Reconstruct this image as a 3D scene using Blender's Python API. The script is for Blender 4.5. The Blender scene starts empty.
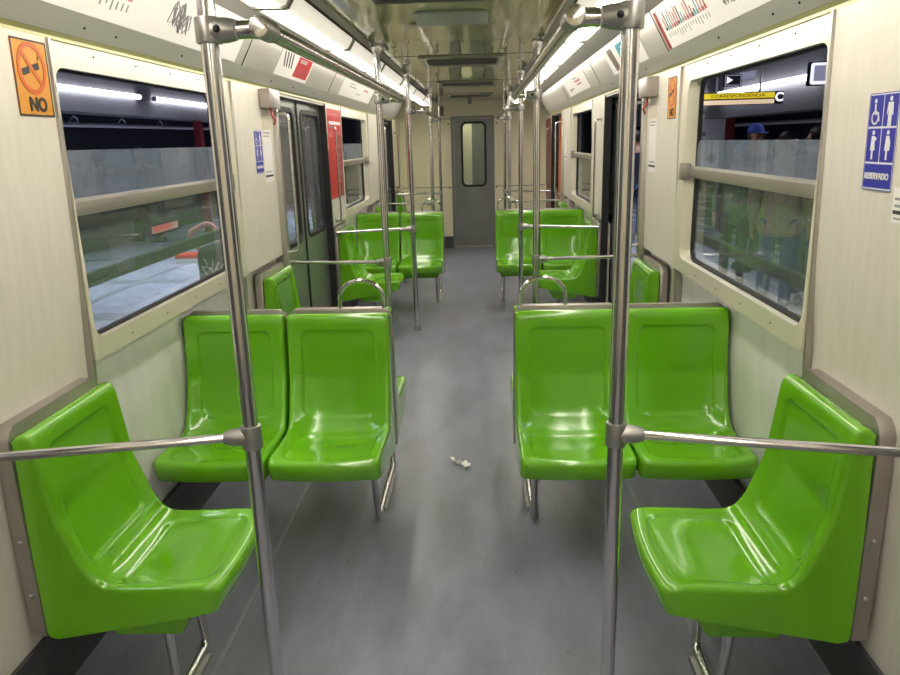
import bpy, bmesh, math, random
from mathutils import Vector, Matrix
random.seed(7)
SC = bpy.context.scene
COL = SC.collection
PI = math.pi
# ------------------------------------------------------------------ materials
def new_mat(name):
    m = bpy.data.materials.new(name); m.use_nodes = True
    nt = m.node_tree
    return m, nt, nt.nodes['Principled BSDF']
def mat(name, col, rough=.5, metal=0., var=0., vscale=8., stretch=(1,1,1), bump=0., bscale=40., col2=None, coat=0., spec=.5, rvar=0., detail=4.):
    m, nt, b = new_mat(name)
    b.inputs['Base Color'].default_value = (*col, 1)
    b.inputs['Roughness'].default_value = rough
    b.inputs['Metallic'].default_value = metal
    b.inputs['Specular IOR Level'].default_value = spec
    if coat:
        b.inputs['Coat Weight'].default_value = coat; b.inputs['Coat Roughness'].default_value = .08
    if var or bump or col2 or rvar:
        tc = nt.nodes.new('ShaderNodeTexCoord'); mp = nt.nodes.new('ShaderNodeMapping')
        mp.inputs['Scale'].default_value = stretch
        nt.links.new(tc.outputs['Object'], mp.inputs['Vector'])
        if var or col2 or rvar:
            n = nt.nodes.new('ShaderNodeTexNoise'); n.inputs['Scale'].default_value = vscale; n.inputs['Detail'].default_value = detail
            nt.links.new(mp.outputs[0], n.inputs['Vector'])
            if var or col2:
                r = nt.nodes.new('ShaderNodeValToRGB')
                c2 = col2 if col2 else tuple(c*(1-var) for c in col)
                r.color_ramp.elements[0].color = (*c2, 1); r.color_ramp.elements[1].color = (*col, 1)
                r.color_ramp.elements[0].position = .35; r.color_ramp.elements[1].position = .62
                nt.links.new(n.outputs['Fac'], r.inputs[0]); nt.links.new(r.outputs[0], b.inputs['Base Color'])
            if rvar:
                mr = nt.nodes.new('ShaderNodeMapRange'); mr.inputs['To Min'].default_value = rough-rvar; mr.inputs['To Max'].default_value = rough+rvar
                nt.links.new(n.outputs['Fac'], mr.inputs['Value']); nt.links.new(mr.outputs[0], b.inputs['Roughness'])
        if bump:
            n2 = nt.nodes.new('ShaderNodeTexNoise'); n2.inputs['Scale'].default_value = bscale
            nt.links.new(mp.outputs[0], n2.inputs['Vector'])
            bp = nt.nodes.new('ShaderNodeBump'); bp.inputs['Strength'].default_value = bump; bp.inputs['Distance'].default_value = .01
            nt.links.new(n2.outputs['Fac'], bp.inputs['Height']); nt.links.new(bp.outputs[0], b.inputs['Normal'])
    return m
def emis(name, col, s):
    m, nt, b = new_mat(name)
    b.inputs['Base Color'].default_value = (*col, 1)
    b.inputs['Emission Color'].default_value = (*col, 1); b.inputs['Emission Strength'].default_value = s
    return m
def glassy(name, tint, haze=0., haze_col=(.6,.65,.62), refl=1., scratch=False):
    m = bpy.data.materials.new(name); m.use_nodes = True; nt = m.node_tree; nt.nodes.clear()
    out = nt.nodes.new('ShaderNodeOutputMaterial')
    tr = nt.nodes.new('ShaderNodeBsdfTransparent'); tr.inputs[0].default_value = (*tint, 1)
    gl = nt.nodes.new('ShaderNodeBsdfGlossy'); gl.inputs['Roughness'].default_value = .01
    df = nt.nodes.new('ShaderNodeBsdfDiffuse'); df.inputs[0].default_value = (*haze_col, 1)
    fr = nt.nodes.new('ShaderNodeFresnel'); fr.inputs[0].default_value = 1.5
    mx1 = nt.nodes.new('ShaderNodeMixShader'); mx2 = nt.nodes.new('ShaderNodeMixShader')
    mx1.inputs[0].default_value = haze
    if scratch:
        tc = nt.nodes.new('ShaderNodeTexCoord'); n = nt.nodes.new('ShaderNodeTexNoise')
        n.inputs['Scale'].default_value = 45; n.inputs['Detail'].default_value = 10; n.inputs['Roughness'].default_value = .7; n.inputs['Distortion'].default_value = .6
        r = nt.nodes.new('ShaderNodeMapRange'); r.inputs['From Min'].default_value = .35; r.inputs['From Max'].default_value = .7
        r.inputs['To Min'].default_value = haze*.62; r.inputs['To Max'].default_value = min(1, haze*1.5)
        nt.links.new(tc.outputs['Object'], n.inputs['Vector']); nt.links.new(n.outputs['Fac'], r.inputs['Value'])
        nt.links.new(r.outputs[0], mx1.inputs[0])
    ml0 = nt.nodes.new('ShaderNodeMath'); ml0.operation = 'MULTIPLY'; ml0.inputs[1].default_value = refl
    ge = nt.nodes.new('ShaderNodeNewGeometry'); iv = nt.nodes.new('ShaderNodeMath'); iv.operation = 'SUBTRACT'; iv.inputs[0].default_value = 1
    ml = nt.nodes.new('ShaderNodeMath'); ml.operation = 'MULTIPLY'; ml.use_clamp = True
    nt.links.new(ge.outputs['Backfacing'], iv.inputs[1]); nt.links.new(iv.outputs[0], ml.inputs[1])
    nt.links.new(fr.outputs[0], ml0.inputs[0]); nt.links.new(ml0.outputs[0], ml.inputs[0]); nt.links.new(ml.outputs[0], mx2.inputs[0])
    nt.links.new(tr.outputs[0], mx1.inputs[1]); nt.links.new(df.outputs[0], mx1.inputs[2])
    nt.links.new(mx1.outputs[0], mx2.inputs[1]); nt.links.new(gl.outputs[0], mx2.inputs[2])
    nt.links.new(mx2.outputs[0], out.inputs[0])
    return m
M = {}
M['wall'] = mat('cream laminate', (.72,.68,.61), .32, var=.05, vscale=6, stretch=(6,6,.8), col2=(.675,.64,.57), bump=.03, bscale=60)
M['wall_low'] = mat('pale laminate', (.88,.83,.86), .35, var=.08, vscale=4, stretch=(3,3,1), col2=(.81,.765,.79))
M['frame'] = mat('cream moulded frame', (.66,.62,.50), .3, var=.05, vscale=3)
M['end_wall'] = mat('yellowish cream laminate', (.93,.87,.64), .4, var=.03, vscale=3)
M['trim_green'] = mat('cream green trim', (.5,.49,.22), .3)
M['alu'] = mat('brushed aluminium panel', (.50,.49,.45), .38, metal=.35, var=.06, vscale=6, stretch=(1,.2,1))
M['rail_alu'] = mat('satin window rail', (.50,.47,.42), .3, metal=.75)
M['alu_dark'] = mat('grey aluminium flange', (.34,.33,.30), .4, metal=.4)
M['strip'] = mat('anodised strip', (.42,.40,.36), .35, metal=.8)
M['steel'] = mat('polished steel tube', (.68,.66,.66), .15, metal=1., rvar=.04, vscale=30, stretch=(1,1,.1))
M['steel_dull'] = mat('dull cast steel', (.45,.44,.42), .38, metal=.9, var=.15, vscale=40)
M['plate'] = mat('worn steel plate', (.40,.365,.345), .36, metal=.75, var=.12, vscale=5)
M['door'] = mat('grey door steel', (.27,.28,.265), .28, metal=.6, var=.1, vscale=3)
M['end_door'] = mat('grey painted end door', (.23,.235,.235), .35, metal=.15, var=.1, vscale=4)
M['rubber'] = mat('black rubber', (.012,.012,.012), .6)
M['kick'] = mat('charcoal kick panel', (.07,.07,.075), .5, var=.3, vscale=20)
M['green'] = mat('glossy green plastic', (.150,.44,.010), .18, coat=.5, var=.06, vscale=2.5, col2=(.13,.40,.008), rvar=.05)
M['ceiling'] = mat('glossy olive cream ceiling', (.45,.44,.21), .06, bump=.30, bscale=1.6, stretch=(7,.7,1), spec=.9)
M['floor'] = mat('grey vinyl', (.225,.240,.295), .33, col2=(.165,.172,.205), vscale=3.2, stretch=(1.8,.6,1), rvar=.1, bump=.05, bscale=25, detail=8)
def floor_nodes():
    nt=M['floor'].node_tree; b=nt.nodes['Principled BSDF']; src=b.inputs['Base Color'].links[0].from_socket
    tc=nt.nodes.new('ShaderNodeTexCoord')
    def layer(src,scale,stretch,lo,hi,col):
        mp=nt.nodes.new('ShaderNodeMapping'); mp.inputs['Scale'].default_value=stretch; n=nt.nodes.new('ShaderNodeTexNoise'); n.inputs['Scale'].default_value=scale; n.inputs['Detail'].default_value=5
        r=nt.nodes.new('ShaderNodeMapRange'); r.inputs['From Min'].default_value=lo; r.inputs['From Max'].default_value=hi
        mx=nt.nodes.new('ShaderNodeMix'); mx.data_type='RGBA'; mx.inputs['B'].default_value=(*col,1)
        nt.links.new(tc.outputs['Object'],mp.inputs['Vector']); nt.links.new(mp.outputs[0],n.inputs['Vector']); nt.links.new(n.outputs['Fac'],r.inputs['Value']); nt.links.new(r.outputs[0],mx.inputs['Factor'])
        nt.links.new(src,mx.inputs['A']); return mx.outputs['Result']
    o=layer(src,2.2,(1.4,.45,1),.60,.80,(.15,.125,.11))
    o=layer(o,26,(1,1,1),.70,.78,(.07,.065,.06))
    o=layer(o,60,(3,.25,1),.62,.85,(.32,.33,.36))
    nt.links.new(o,b.inputs['Base Color'])
floor_nodes()
M['seam'] = mat('floor seam strip', (.27,.28,.31), .4)
M['white_paper'] = mat('white poster paper', (.86,.84,.83), .35)
def lens_mat(side):
    # frosted cover: the tube inside shows as a bright band along the middle, the outer flank throws light on the adverts
    m=emis('lit diffuser',(1,.925,.80),1.); nt=m.node_tree; b=nt.nodes['Principled BSDF']
    tc=nt.nodes.new('ShaderNodeTexCoord'); sp=nt.nodes.new('ShaderNodeSeparateXYZ'); ml=nt.nodes.new('ShaderNodeMath'); ml.operation='MULTIPLY'; ml.inputs[1].default_value=side
    cr=nt.nodes.new('ShaderNodeValToRGB'); cr.color_ramp.interpolation='EASE'
    mr=nt.nodes.new('ShaderNodeMapRange'); mr.inputs['From Min'].default_value=-.11; mr.inputs['From Max'].default_value=.11
    e=cr.color_ramp.elements
    pts=[(-.095,.026),(-.060,.034),(-.046,.055),(-.025,1.),(.025,1.),(.046,.055),(.060,.05),(.075,.45)]
    e[0].position=(pts[0][0]+.11)/.22; e[0].color=(pts[0][1],)*3+(1,); e[1].position=(pts[-1][0]+.11)/.22; e[1].color=(pts[-1][1],)*3+(1,)
    for x,v in pts[1:-1]:
        q=e.new((x+.11)/.22); q.color=(v,v,v,1)
    st=nt.nodes.new('ShaderNodeMath'); st.operation='MULTIPLY'; st.inputs[1].default_value=15.
    nt.links.new(tc.outputs['Object'],sp.inputs[0]); nt.links.new(sp.outputs['X'],ml.inputs[0]); nt.links.new(ml.outputs[0],mr.inputs['Value']); nt.links.new(mr.outputs[0],cr.inputs[0]); nt.links.new(cr.outputs[0],st.inputs[0]); nt.links.new(st.outputs[0],b.inputs['Emission Strength'])
    return m
M['lens-1']=lens_mat(-1); M['lens1']=lens_mat(1)
M['lens_rim'] = mat('diffuser rim', (.30,.29,.25), .4)
M['black'] = mat('black print', (.015,.015,.015), .5)
M['darkvent'] = mat('dark vent opening', (.012,.013,.012), .5)
M['ventmetal'] = mat('grey vent plate', (.36,.36,.28), .25, metal=.5)
M['greybox'] = mat('pale grey plastic', (.38,.40,.36), .35)
M['orange'] = mat('orange sign', (.62,.27,.03), .4)
M['orange_red'] = mat('orange red print', (.55,.11,.015), .4)
M['blue'] = mat('blue sign', (.03,.035,.36), .35)
M['sign_white'] = mat('white print', (.75,.75,.78), .4)
M['red'] = mat('red print', (.55,.03,.035), .35)
M['darkred'] = mat('dark red print', (.27,.03,.03), .35)
M['cyan'] = mat('cyan print', (.05,.36,.5), .35)
M['grey_print'] = mat('grey print', (.28,.28,.29), .5)
M['pink_print'] = mat('pink print', (.6,.2,.22), .5)
M['sticker'] = mat('faded sticker', (.40,.33,.32), .5)
M['brown_photo'] = mat('dark photo print', (.08,.07,.075), .4, var=.6, vscale=40, col2=(.3,.2,.17))
M['orange_paint'] = mat('orange car paint', (.62,.17,.05), .3)
M['glass'] = glassy('window glass', (.90,.95,.93), .085, (.50,.60,.58), 1.1)
M['glass_scr'] = glassy('scratched glass', (.78,.82,.85), .34, (.27,.32,.42), .7, scratch=True)
M['glass_door'] = glassy('door glass', (.85,.88,.90), .12, (.5,.53,.56), 1., scratch=True)
M['plat_floor'] = mat('pale blue terrazzo', (.40,.42,.53), .22, col2=(.30,.31,.42), vscale=6)
M['plat_stripe'] = mat('grey paving band', (.22,.23,.30), .3)
M['tactile'] = mat('reddish paving', (.52,.20,.17), .5)
M['stn_wall'] = mat('dark navy station wall', (.008,.009,.02), .5)
M['stn_ceil'] = mat('dim station ceiling', (.055,.04,.065), .6, col2=(.02,.016,.03), vscale=1.2)
M['beam'] = mat('grey station beam', (.12,.12,.135), .5, var=.1, vscale=2)
M['tube_light'] = emis('station tube', (.93,.95,1.), 9.)
M['screen_lit'] = emis('lit sign white', (.85,.87,1.), .75)
M['screen_dim'] = emis('lit sign grey', (.25,.25,.36), .5)
M['yellow_lit'] = emis('lit sign yellow', (.9,.68,.03), .45)
M['cream_lit'] = emis('lit sign cream', (1.,.75,.5), .45)
M['teal_lit'] = emis('lit teal sign', (.10,.45,.5), .6)
M['conduit'] = mat('grey conduit', (.35,.35,.37), .4, metal=.3)
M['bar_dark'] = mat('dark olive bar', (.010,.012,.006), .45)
M['skin'] = mat('skin', (.42,.23,.15), .5)
M['hair'] = mat('black hair', (.012,.010,.009), .5)
M['navy'] = mat('navy cloth', (.012,.014,.03), .85)
M['denim'] = mat('blue denim', (.045,.085,.22), .9, var=.25, vscale=20)
M['darkcloth'] = mat('black cloth', (.018,.018,.022), .9)
M['greenjk'] = mat('green cloth', (.06,.10,.05), .9)
M['tan'] = mat('tan fleece', (.33,.22,.15), .95, bump=.6, bscale=60, var=.3, vscale=30)
M['greycloth'] = mat('grey wool', (.17,.18,.20), .95, bump=.4, bscale=70)
M['capblue'] = mat('blue cap cloth', (.03,.06,.34), .8)
M['shoe'] = mat('white shoe', (.6,.6,.6), .6)
M['shoe_dark'] = mat('dark shoe', (.02,.02,.02), .6)
M['eye'] = mat('eye', (.02,.015,.012), .3)
M['crumple'] = mat('crumpled paper', (.9,.9,.9), .7)
M['grime'] = mat('dark grime', (.03,.028,.025), .7)
M['red_lever'] = mat('red lever', (.45,.02,.02), .4)
M['olive'] = mat('olive laptop bag', (.03,.03,.03), .6)
# ------------------------------------------------------------------ mesh builder
class MB:
    def __init__(s): s.bm = bmesh.new()
    def box(s, x0,x1,y0,y1,z0,z1):
        v = [s.bm.verts.new((x,y,z)) for x in (x0,x1) for y in (y0,y1) for z in (z0,z1)]
        for f in ((0,1,3,2),(4,6,7,5),(0,4,5,1),(2,3,7,6),(0,2,6,4),(1,5,7,3)): s.bm.faces.new([v[i] for i in f])
        return s
    def prism(s, poly, fr, d0, d1):
        """poly = 2D points, fr = (origin, u, v, n)"""
        o,u,v,n = fr
        a = [s.bm.verts.new(o+u*p[0]+v*p[1]+n*d0) for p in poly]
        b = [s.bm.verts.new(o+u*p[0]+v*p[1]+n*d1) for p in poly]
        k = len(poly)
        s.bm.faces.new(a[::-1]); s.bm.faces.new(b)
        for i in range(k): s.bm.faces.new((a[i],a[(i+1)%k],b[(i+1)%k],b[i]))
        return s
    def ring(s, outer, inner, fr, d0, d1):
        o,u,v,n = fr; k = len(outer)
        P = lambda p,d: s.bm.verts.new(o+u*p[0]+v*p[1]+n*d)
        oa=[P(p,d0) for p in outer]; ob=[P(p,d1) for p in outer]; ia=[P(p,d0) for p in inner]; ib=[P(p,d1) for p in inner]
        for i in range(k):
            j=(i+1)%k
            s.bm.faces.new((oa[i],oa[j],ob[j],ob[i])); s.bm.faces.new((ia[j],ia[i],ib[i],ib[j]))
            s.bm.faces.new((ob[i],ob[j],ib[j],ib[i])); s.bm.faces.new((oa[j],oa[i],ia[i],ia[j]))
        return s
    def tube(s, pts, r, seg=14, r_list=None, closed=False):
        pts=[Vector(p) for p in pts]; n=len(pts); rings=[]
        T=[]
        for i in range(n):
            a=pts[(i-1)%n] if (closed or i>0) else pts[i]; b=pts[(i+1)%n] if (closed or i<n-1) else pts[i]
            T.append((b-a).normalized())
        up=Vector((0,0,1)) if abs(T[0].z)<.9 else Vector((1,0,0))
        N=(up-T[0]*up.dot(T[0])).normalized()
        for i in range(n):
            if i: N=(N-T[i]*N.dot(T[i])).normalized()
            B=T[i].cross(N); rr=r_list[i] if r_list else r
            rings.append([s.bm.verts.new(pts[i]+N*math.cos(2*PI*k/seg)*rr+B*math.sin(2*PI*k/seg)*rr) for k in range(seg)])
        for i in range(n if closed else n-1):
            A=rings[i];Bq=rings[(i+1)%n]
            for k in range(seg): s.bm.faces.new((A[k],A[(k+1)%seg],Bq[(k+1)%seg],Bq[k]))
        if not closed:
            s.bm.faces.new(rings[0][::-1]); s.bm.faces.new(rings[-1])
        return s
    def ball(s, c, r, sc=(1,1,1), seg=16):
        mx=Matrix.Translation(c) @ Matrix.Diagonal((sc[0],sc[1],sc[2],1))
        bmesh.ops.create_uvsphere(s.bm, u_segments=seg, v_segments=seg//2+2, radius=r, matrix=mx); return s
    def build(s, name, m, root=None, bevel=0., ang=35, seg=2):
        bm=s.bm
        bmesh.ops.recalc_face_normals(bm, faces=bm.faces)
        if bevel:
            bmesh.ops.bevel(bm, geom=[e for e in bm.edges if len(e.link_faces)==2 and e.calc_face_angle(0)>.6], offset=bevel, segments=seg, profile=.6, affect='EDGES', clamp_overlap=True)
        me=bpy.data.meshes.new(name)
        off = root_off(root)
        if off is not None: bmesh.ops.translate(bm, verts=bm.verts, vec=-off)
        bm.to_mesh(me); bm.free()
        fin(me, ang); me.materials.append(m)
        return link(name, me, root)
def fin(me, ang=35):
    for p in me.polygons: p.use_smooth=True
    me.set_sharp_from_angle(angle=math.radians(ang))
def root_off(root):
    if root is None: return None
    v=Vector((0,0,0)); r=root
    while r: v+=r.location; r=r.parent
    return v
def link(name, me, root=None):
    o=bpy.data.objects.new(name, me); COL.objects.link(o)
    if root: o.parent=root
    return o
def tag(o, label=None, cat=None, group=None, kind=None):
    for k,v in (('label',label),('category',cat),('group',group),('kind',kind)):
        if v: o[k]=v
    return o
def thing(name, label, cat, loc=(0,0,0), rz=0, group=None):
    o=bpy.data.objects.new(name, None); COL.objects.link(o); o.location=loc; o.rotation_euler=(0,0,rz)
    o.empty_display_size=.1
    return tag(o,label,cat,group)
def struct(name, loc=(0,0,0)):
    o=bpy.data.objects.new(name, None); COL.objects.link(o); o.location=loc; o['kind']='structure'; o.empty_display_size=.1
    return o
def V(*a): return Vector(a)
def rrect(x0,x1,y0,y1,r,n=6):
    """rounded rectangle; r = radius or four radii (x1y1, x0y1, x0y0, x1y0)"""
    if not isinstance(r,(tuple,list)): r=(r,)*4
    out=[]
    for q,(cx,cy,a0) in enumerate(((x1,y1,0),(x0,y1,90),(x0,y0,180),(x1,y0,270))):
        rr=r[q]; ox=cx-rr if cx==x1 else cx+rr; oy=cy-rr if cy==y1 else cy+rr
        for k in range(n+1):
            a=math.radians(a0+90*k/n); out.append((ox+rr*math.cos(a),oy+rr*math.sin(a)))
    return out
def circ(cx,cy,rx,ry=None,n=28):
    ry=ry or rx
    return [(cx+rx*math.cos(2*PI*k/n),cy+ry*math.sin(2*PI*k/n)) for k in range(n)]
def fillet(pts, r, n=6):
    pts=[Vector(p) for p in pts]; out=[pts[0]]
    for i in range(1,len(pts)-1):
        p=pts[i]; a=(pts[i-1]-p); b=(pts[i+1]-p); rr=min(r,a.length*.49,b.length*.49)
        a.normalize(); b.normalize(); h=a.angle(b)/2
        if h>PI/2-.02: out.append(p); continue
        t=min(rr/math.tan(h), (pts[i-1]-p).length*.49, (pts[i+1]-p).length*.49)
        p0=p+a*t; p1=p+b*t
        for k in range(n+1):
            s=k/n; out.append(p0*(1-s)**2+p*2*s*(1-s)+p1*s*s)
    out.append(pts[-1]); return out
def wall_x(y,z):
    if y<2.2: return 1.138-(z-1.28)*.02446 if z>1.28 else 1.158-(z-1.0)*.0714
    return 1.134-(z-.985)*.01313
def frame_wall(side, y, z, x=None):
    """sign frame on a side wall: reading direction, up, normal to the aisle. side -1 left / +1 right"""
    k=.02446 if y<2.2 else .01313
    v=V(-side*k,0,1).normalized(); n=V(-side,0,-k).normalized()
    return (V(side*wall_x(y,z),y,z)+n*.0006, V(0,-side,0), v, n)
def text(body, size, fr, m, name, root, d=.001, align='CENTER', width=None, bold=False):
    cu=bpy.data.curves.new('t','FONT'); cu.body=body; cu.size=size; cu.align_x=align; cu.align_y='CENTER'; cu.extrude=.0006
    if bold: cu.offset=size*.035
    to=bpy.data.objects.new('t',cu); COL.objects.link(to)
    bpy.context.view_layer.update()
    me=bpy.data.meshes.new_from_object(to.evaluated_get(bpy.context.evaluated_depsgraph_get()))
    bpy.data.objects.remove(to); bpy.data.curves.remove(cu)
    o,u,v,n=fr
    sx=1.
    if width:
        w=max(p.co.x for p in me.vertices)-min(p.co.x for p in me.vertices); sx=width/w
    off=root_off(root)
    for p in me.vertices:
        c=p.co; p.co=o+u*c.x*sx+v*c.y+n*(d+c.z)-(off or V(0,0,0))
    me.name=name; me.materials.clear(); me.materials.append(m)
    return link(name, me, root)
# ------------------------------------------------------------------ camera (solved from the photograph's vanishing lines)
def camera():
    yaw,pit,rol=-.0496,-.2657,-.0275
    cy,sy=math.cos(yaw),math.sin(yaw); cp,sp=math.cos(pit),math.sin(pit); cr,sr=math.cos(rol),math.sin(rol)
    F=V(sy*cp,cy*cp,sp); R=V(cy,-sy,0); U=R.cross(F)
    R2=R*cr+U*sr; U2=-R*sr+U*cr
    cd=bpy.data.cameras.new('camera'); cd.sensor_width=36; cd.lens=36*720.12/900; cd.clip_start=.02; cd.clip_end=200
    c=bpy.data.objects.new('camera',cd); COL.objects.link(c)
    mx=Matrix((R2,U2,-F)).transposed().to_4x4(); mx.translation=V(.1401,0,1.65)
    c.matrix_world=mx; SC.camera=c
camera()
# ------------------------------------------------------------------ car shell
YB,YE=-2.6,11.57
ZC=2.24
DOORS=[(.05,1.585),(4.55,6.08),(9.05,10.58)]
WINS=[(2.2,3.78),(6.70,8.28)]
def lower_x(z): return 1.205-(.035)*(z/.24) if z<.24 else 1.172
m=MB(); m.box(-1.26,1.26,YB,YE,-.05,0); tag(m.build('floor',M['floor']),kind='structure')
for x in (-.755,.84):
    s=1 if x>0 else -1
    tr=MB().box(x-.006,x+.006,1.0,11.5,0,.0025); tag(tr.build('trim_%d'%(1 if x<0 else 2),M['seam']),kind='structure')
m=MB(); m.box(-.53,.53,YB,YE,ZC,ZC+.04); ceil=m.build('ceiling',M['ceiling']); tag(ceil,kind='structure')
for y in (5.45,7.7,1.0):
    MB().box(-.53,.53,y-.004,y+.004,ZC-.002,ZC+.001).build('ceiling_seam',M['rubber'],ceil)
XZ=lambda side:(V(0,0,0),V(side,0,0),V(0,0,1),V(0,1,0))
for side,nm in ((-1,'left'),(1,'right')):
    w=struct('wall_'+nm)
    cuts=[(YB,.05),(1.585,2.2),(3.78,4.55),(6.08,6.70),(8.28,9.05),(10.58,YE)]
    prof=[(1.188,.24),(1.180,.955),(1.134,.985),(1.121,1.975),(1.155,1.975),(1.165,.99),(1.2,.95),(1.2,.24)]
    for (a,b) in cuts:
        p=prof
        if abs(a-1.585)<.01: p=[(1.182,.24),(1.158,1.0),(1.138,1.28),(1.121,1.975),(1.155,1.975),(1.175,1.0),(1.2,.24)]
        MB().prism(p,XZ(side),a,b).build('wall_panel',M['end_wall'] if a>10 else M['wall'],w)
    for (a,b) in WINS:
        MB().prism([(1.188,.24),(1.180,1.02),(1.2,1.02),(1.2,.24)],XZ(side),a,b).build('wall_panel',M['wall_low'],w)
    # header above doors, outer skin
    for (a,b) in DOORS:
        MB().prism([(1.13,1.955),(1.13,2.0),(1.3,2.0),(1.3,1.955)],XZ(side),a,b).build('door_header',M['alu_dark'],w)
    cuts2=[(YB,.05),(1.585,2.1),(4.05,4.55),(6.08,6.6),(8.55,9.05),(10.58,YE)]; wins2=[(2.1,4.05),(6.6,8.55)]
    for (a,b) in cuts2+wins2:
        if (a,b) in wins2: 
            for z0,z1 in ((-.3,1.0),(1.93,2.3)): MB().prism([(1.27,z0),(1.30,z0),(1.30,z1),(1.27,z1)],XZ(side),a,b).build('outer_skin',M['rubber'],w)
        else: MB().prism([(1.27,-.3),(1.30,-.3),(1.30,2.3),(1.27,2.3)],XZ(side),a,b).build('outer_skin',M['rubber'],w)
    # cove above the windows: trim, flange, advertising panel, shelf under the lamps
    MB().prism([(1.121,1.972),(1.121,1.982),(1.098,1.999),(1.30,2.02),(1.30,1.972)],XZ(side),YB,10.75).build('green_trim',M['trim_green'],w)
    MB().prism([(1.104,1.992),(1.06,2.046),(1.075,2.07),(1.2,2.05),(1.2,1.992)],XZ(side),YB,10.75).build('lower_flange',M['alu'],w)
    MB().prism([(1.06,2.046),(.955,2.232),(.955,2.262),(1.09,2.06)],XZ(side),YB,10.75).build('advert_panel',M['alu'],w)
    MB().prism([(.958,2.228),(.726,2.232),(.726,2.3),(.958,2.3)],XZ(side),YB,10.75).build('upper_flange',M['alu_dark'],w)
    MB().prism([(.555,2.19),(.525,2.243),(.525,2.3),(.56,2.3)],XZ(side),YB,10.75).build('ceiling_frame',M['alu_dark'],w)
    MB().prism([(.548,2.20),(.541,2.21),(.545,2.212),(.552,2.2)],XZ(side),YB,10.75).build('ceiling_gasket',M['rubber'],w)
    MB().prism([(.525,2.28),(.83,2.28),(.83,2.3),(.525,2.3)],XZ(side),YB,10.75).build('lamp_back',M['alu_dark'],w)
    MB().prism([(1.06,2.046),(1.121,1.975),(1.121,2.3),(.53,2.3),(.53,2.24),(.545,2.19),(.575,2.15),(.72,2.15),(.73,2.232),(.955,2.232)],XZ(side),10.75,10.78).build('cove_end',M['alu'],w)
    MB().prism([(.52,1.97),(1.3,1.97),(1.3,2.3),(.52,2.3)],XZ(side),11.56,YE).build('cove_back',M['end_wall'],w)
    MB().prism([(.525,2.24),(1.3,2.24),(1.3,2.3),(.525,2.3)],XZ(side),10.78,YE).build('end_ceiling',M['ceiling'],w)
    # advertising panel seams
    for y in (1.0,3.80,5.9,8.0):
        MB().prism([(1.0595,2.0455),(.9545,2.2315),(.9525,2.2305),(1.0575,2.0445)],XZ(side),y-.003,y+.003).build('panel_seam',M['rubber'],w)
    # vertical strips either side of each window and the kick panel
    k=3 if side<0 else 8
    for j,y in enumerate((2.2,3.78,6.70,8.28)):
        t=MB().prism([(1.168,.265),(1.135,1.0),(1.112,1.973),(1.135,1.973),(1.16,.99),(1.19,.9),(1.19,.265)],XZ(side),y-.008,y+.008).build('trim_%d'%(k+j),M['strip'],None,bevel=.002)
        tag(t,kind='structure')
    bb=struct('baseboard_'+nm)
    for (a,b) in ((1.585,4.55),(6.08,9.05),(10.58,YE)):
        MB().prism([(1.215,0),(1.168,.235),(1.168,.262),(1.2,.262),(1.24,0)],XZ(side),a,b).build('kick_panel',M['kick'],bb)
    # screws along the flange
    for y in (2.55,2.35,3.1,4.4,4.9,5.5):
        MB().ball(V(side*1.082,y,2.018),.0045,(1,1,1),8).build('screw',M['grime'],w)
    for y in (2.45,2.75,3.05,3.35):
        MB().ball(V(side*1.118,y,1.945),.003,(1,1,1),8).build('screw',M['grime'],w)
        MB().ball(V(side*1.123,y,1.018),.003,(1,1,1),8).build('screw',M['grime'],w)
# ------------------------------------------------------------------ windows
def window(idx, side, a, b, scr_top, sticker=False):
    w=struct('window_%d'%idx,(side*1.13,(a+b)/2,.99))
    fr=(V(side*1.123,0,0),V(0,1,0),V(0,0,1),V(side,0,0))
    out=rrect(a+.004,b-.004,.985,1.972,.004); inn=rrect(a+.010,b-.135,1.058,1.896,.055); inn2=rrect(a+.006,b-.165,1.047,1.902,.06)
    # moulded frame with flared reveal
    mb=MB(); o,u,v,n=fr
    P=lambda p,d: mb.bm.verts.new(o+u*p[0]+v*p[1]+n*d)
    L=[[P(p,d) for p in q] for q,d in ((out,.045),(out,0.004),(inn,-.002),(inn2,.046),(inn2,.06))]
    # front lies nearer the aisle: negative depth points inwards
    for A,B in zip(L,L[1:]):
        for i in range(len(A)):
            j=(i+1)%len(A); mb.bm.faces.new((A[i],A[j],B[j],B[i]))
    mb.build('window_frame',M['frame'],w,ang=40)
    MB().ring(rrect(a+.004,b-.160,1.042,1.907,.06),rrect(a+.018,b-.178,1.058,1.892,.052),fr,.044,.062).build('gasket',M['rubber'],w)
    zm=1.484
    if scr_top is not None:
        MB().prism(rrect(a+.018,b-.178,zm-.02,scr_top,(.05,.05,.003,.003)),fr,.046,.050).build('sliding_pane',M['glass_scr'],w)
    MB().prism(rrect(a+.012,b-.170,1.052,zm,(.003,.003,.05,.05)),fr,.056,.060).build('fixed_pane',M['glass'],w)
    MB().prism([(.018,zm-.032),(.018,zm+.012),(.03,zm+.02),(.05,zm+.02),(.05,zm-.034)],(V(side*1.123,0,0),V(side,0,0),V(0,0,1),V(0,1,0)),a+.008,b-.15).build('middle_rail',M['rail_alu'],w,bevel=.002)
    MB().box(min(side*1.105,side*1.15),max(side*1.105,side*1.15),b-.165,b-.115,zm-.045,zm+.035).build('rail_bracket',M['strip'],w,bevel=.004)
    return w
w1=window(1,-1,*WINS[0],1.655); w2=window(2,1,*WINS[0],1.625); window(3,-1,*WINS[1],1.655); window(4,1,*WINS[1],None)
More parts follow.
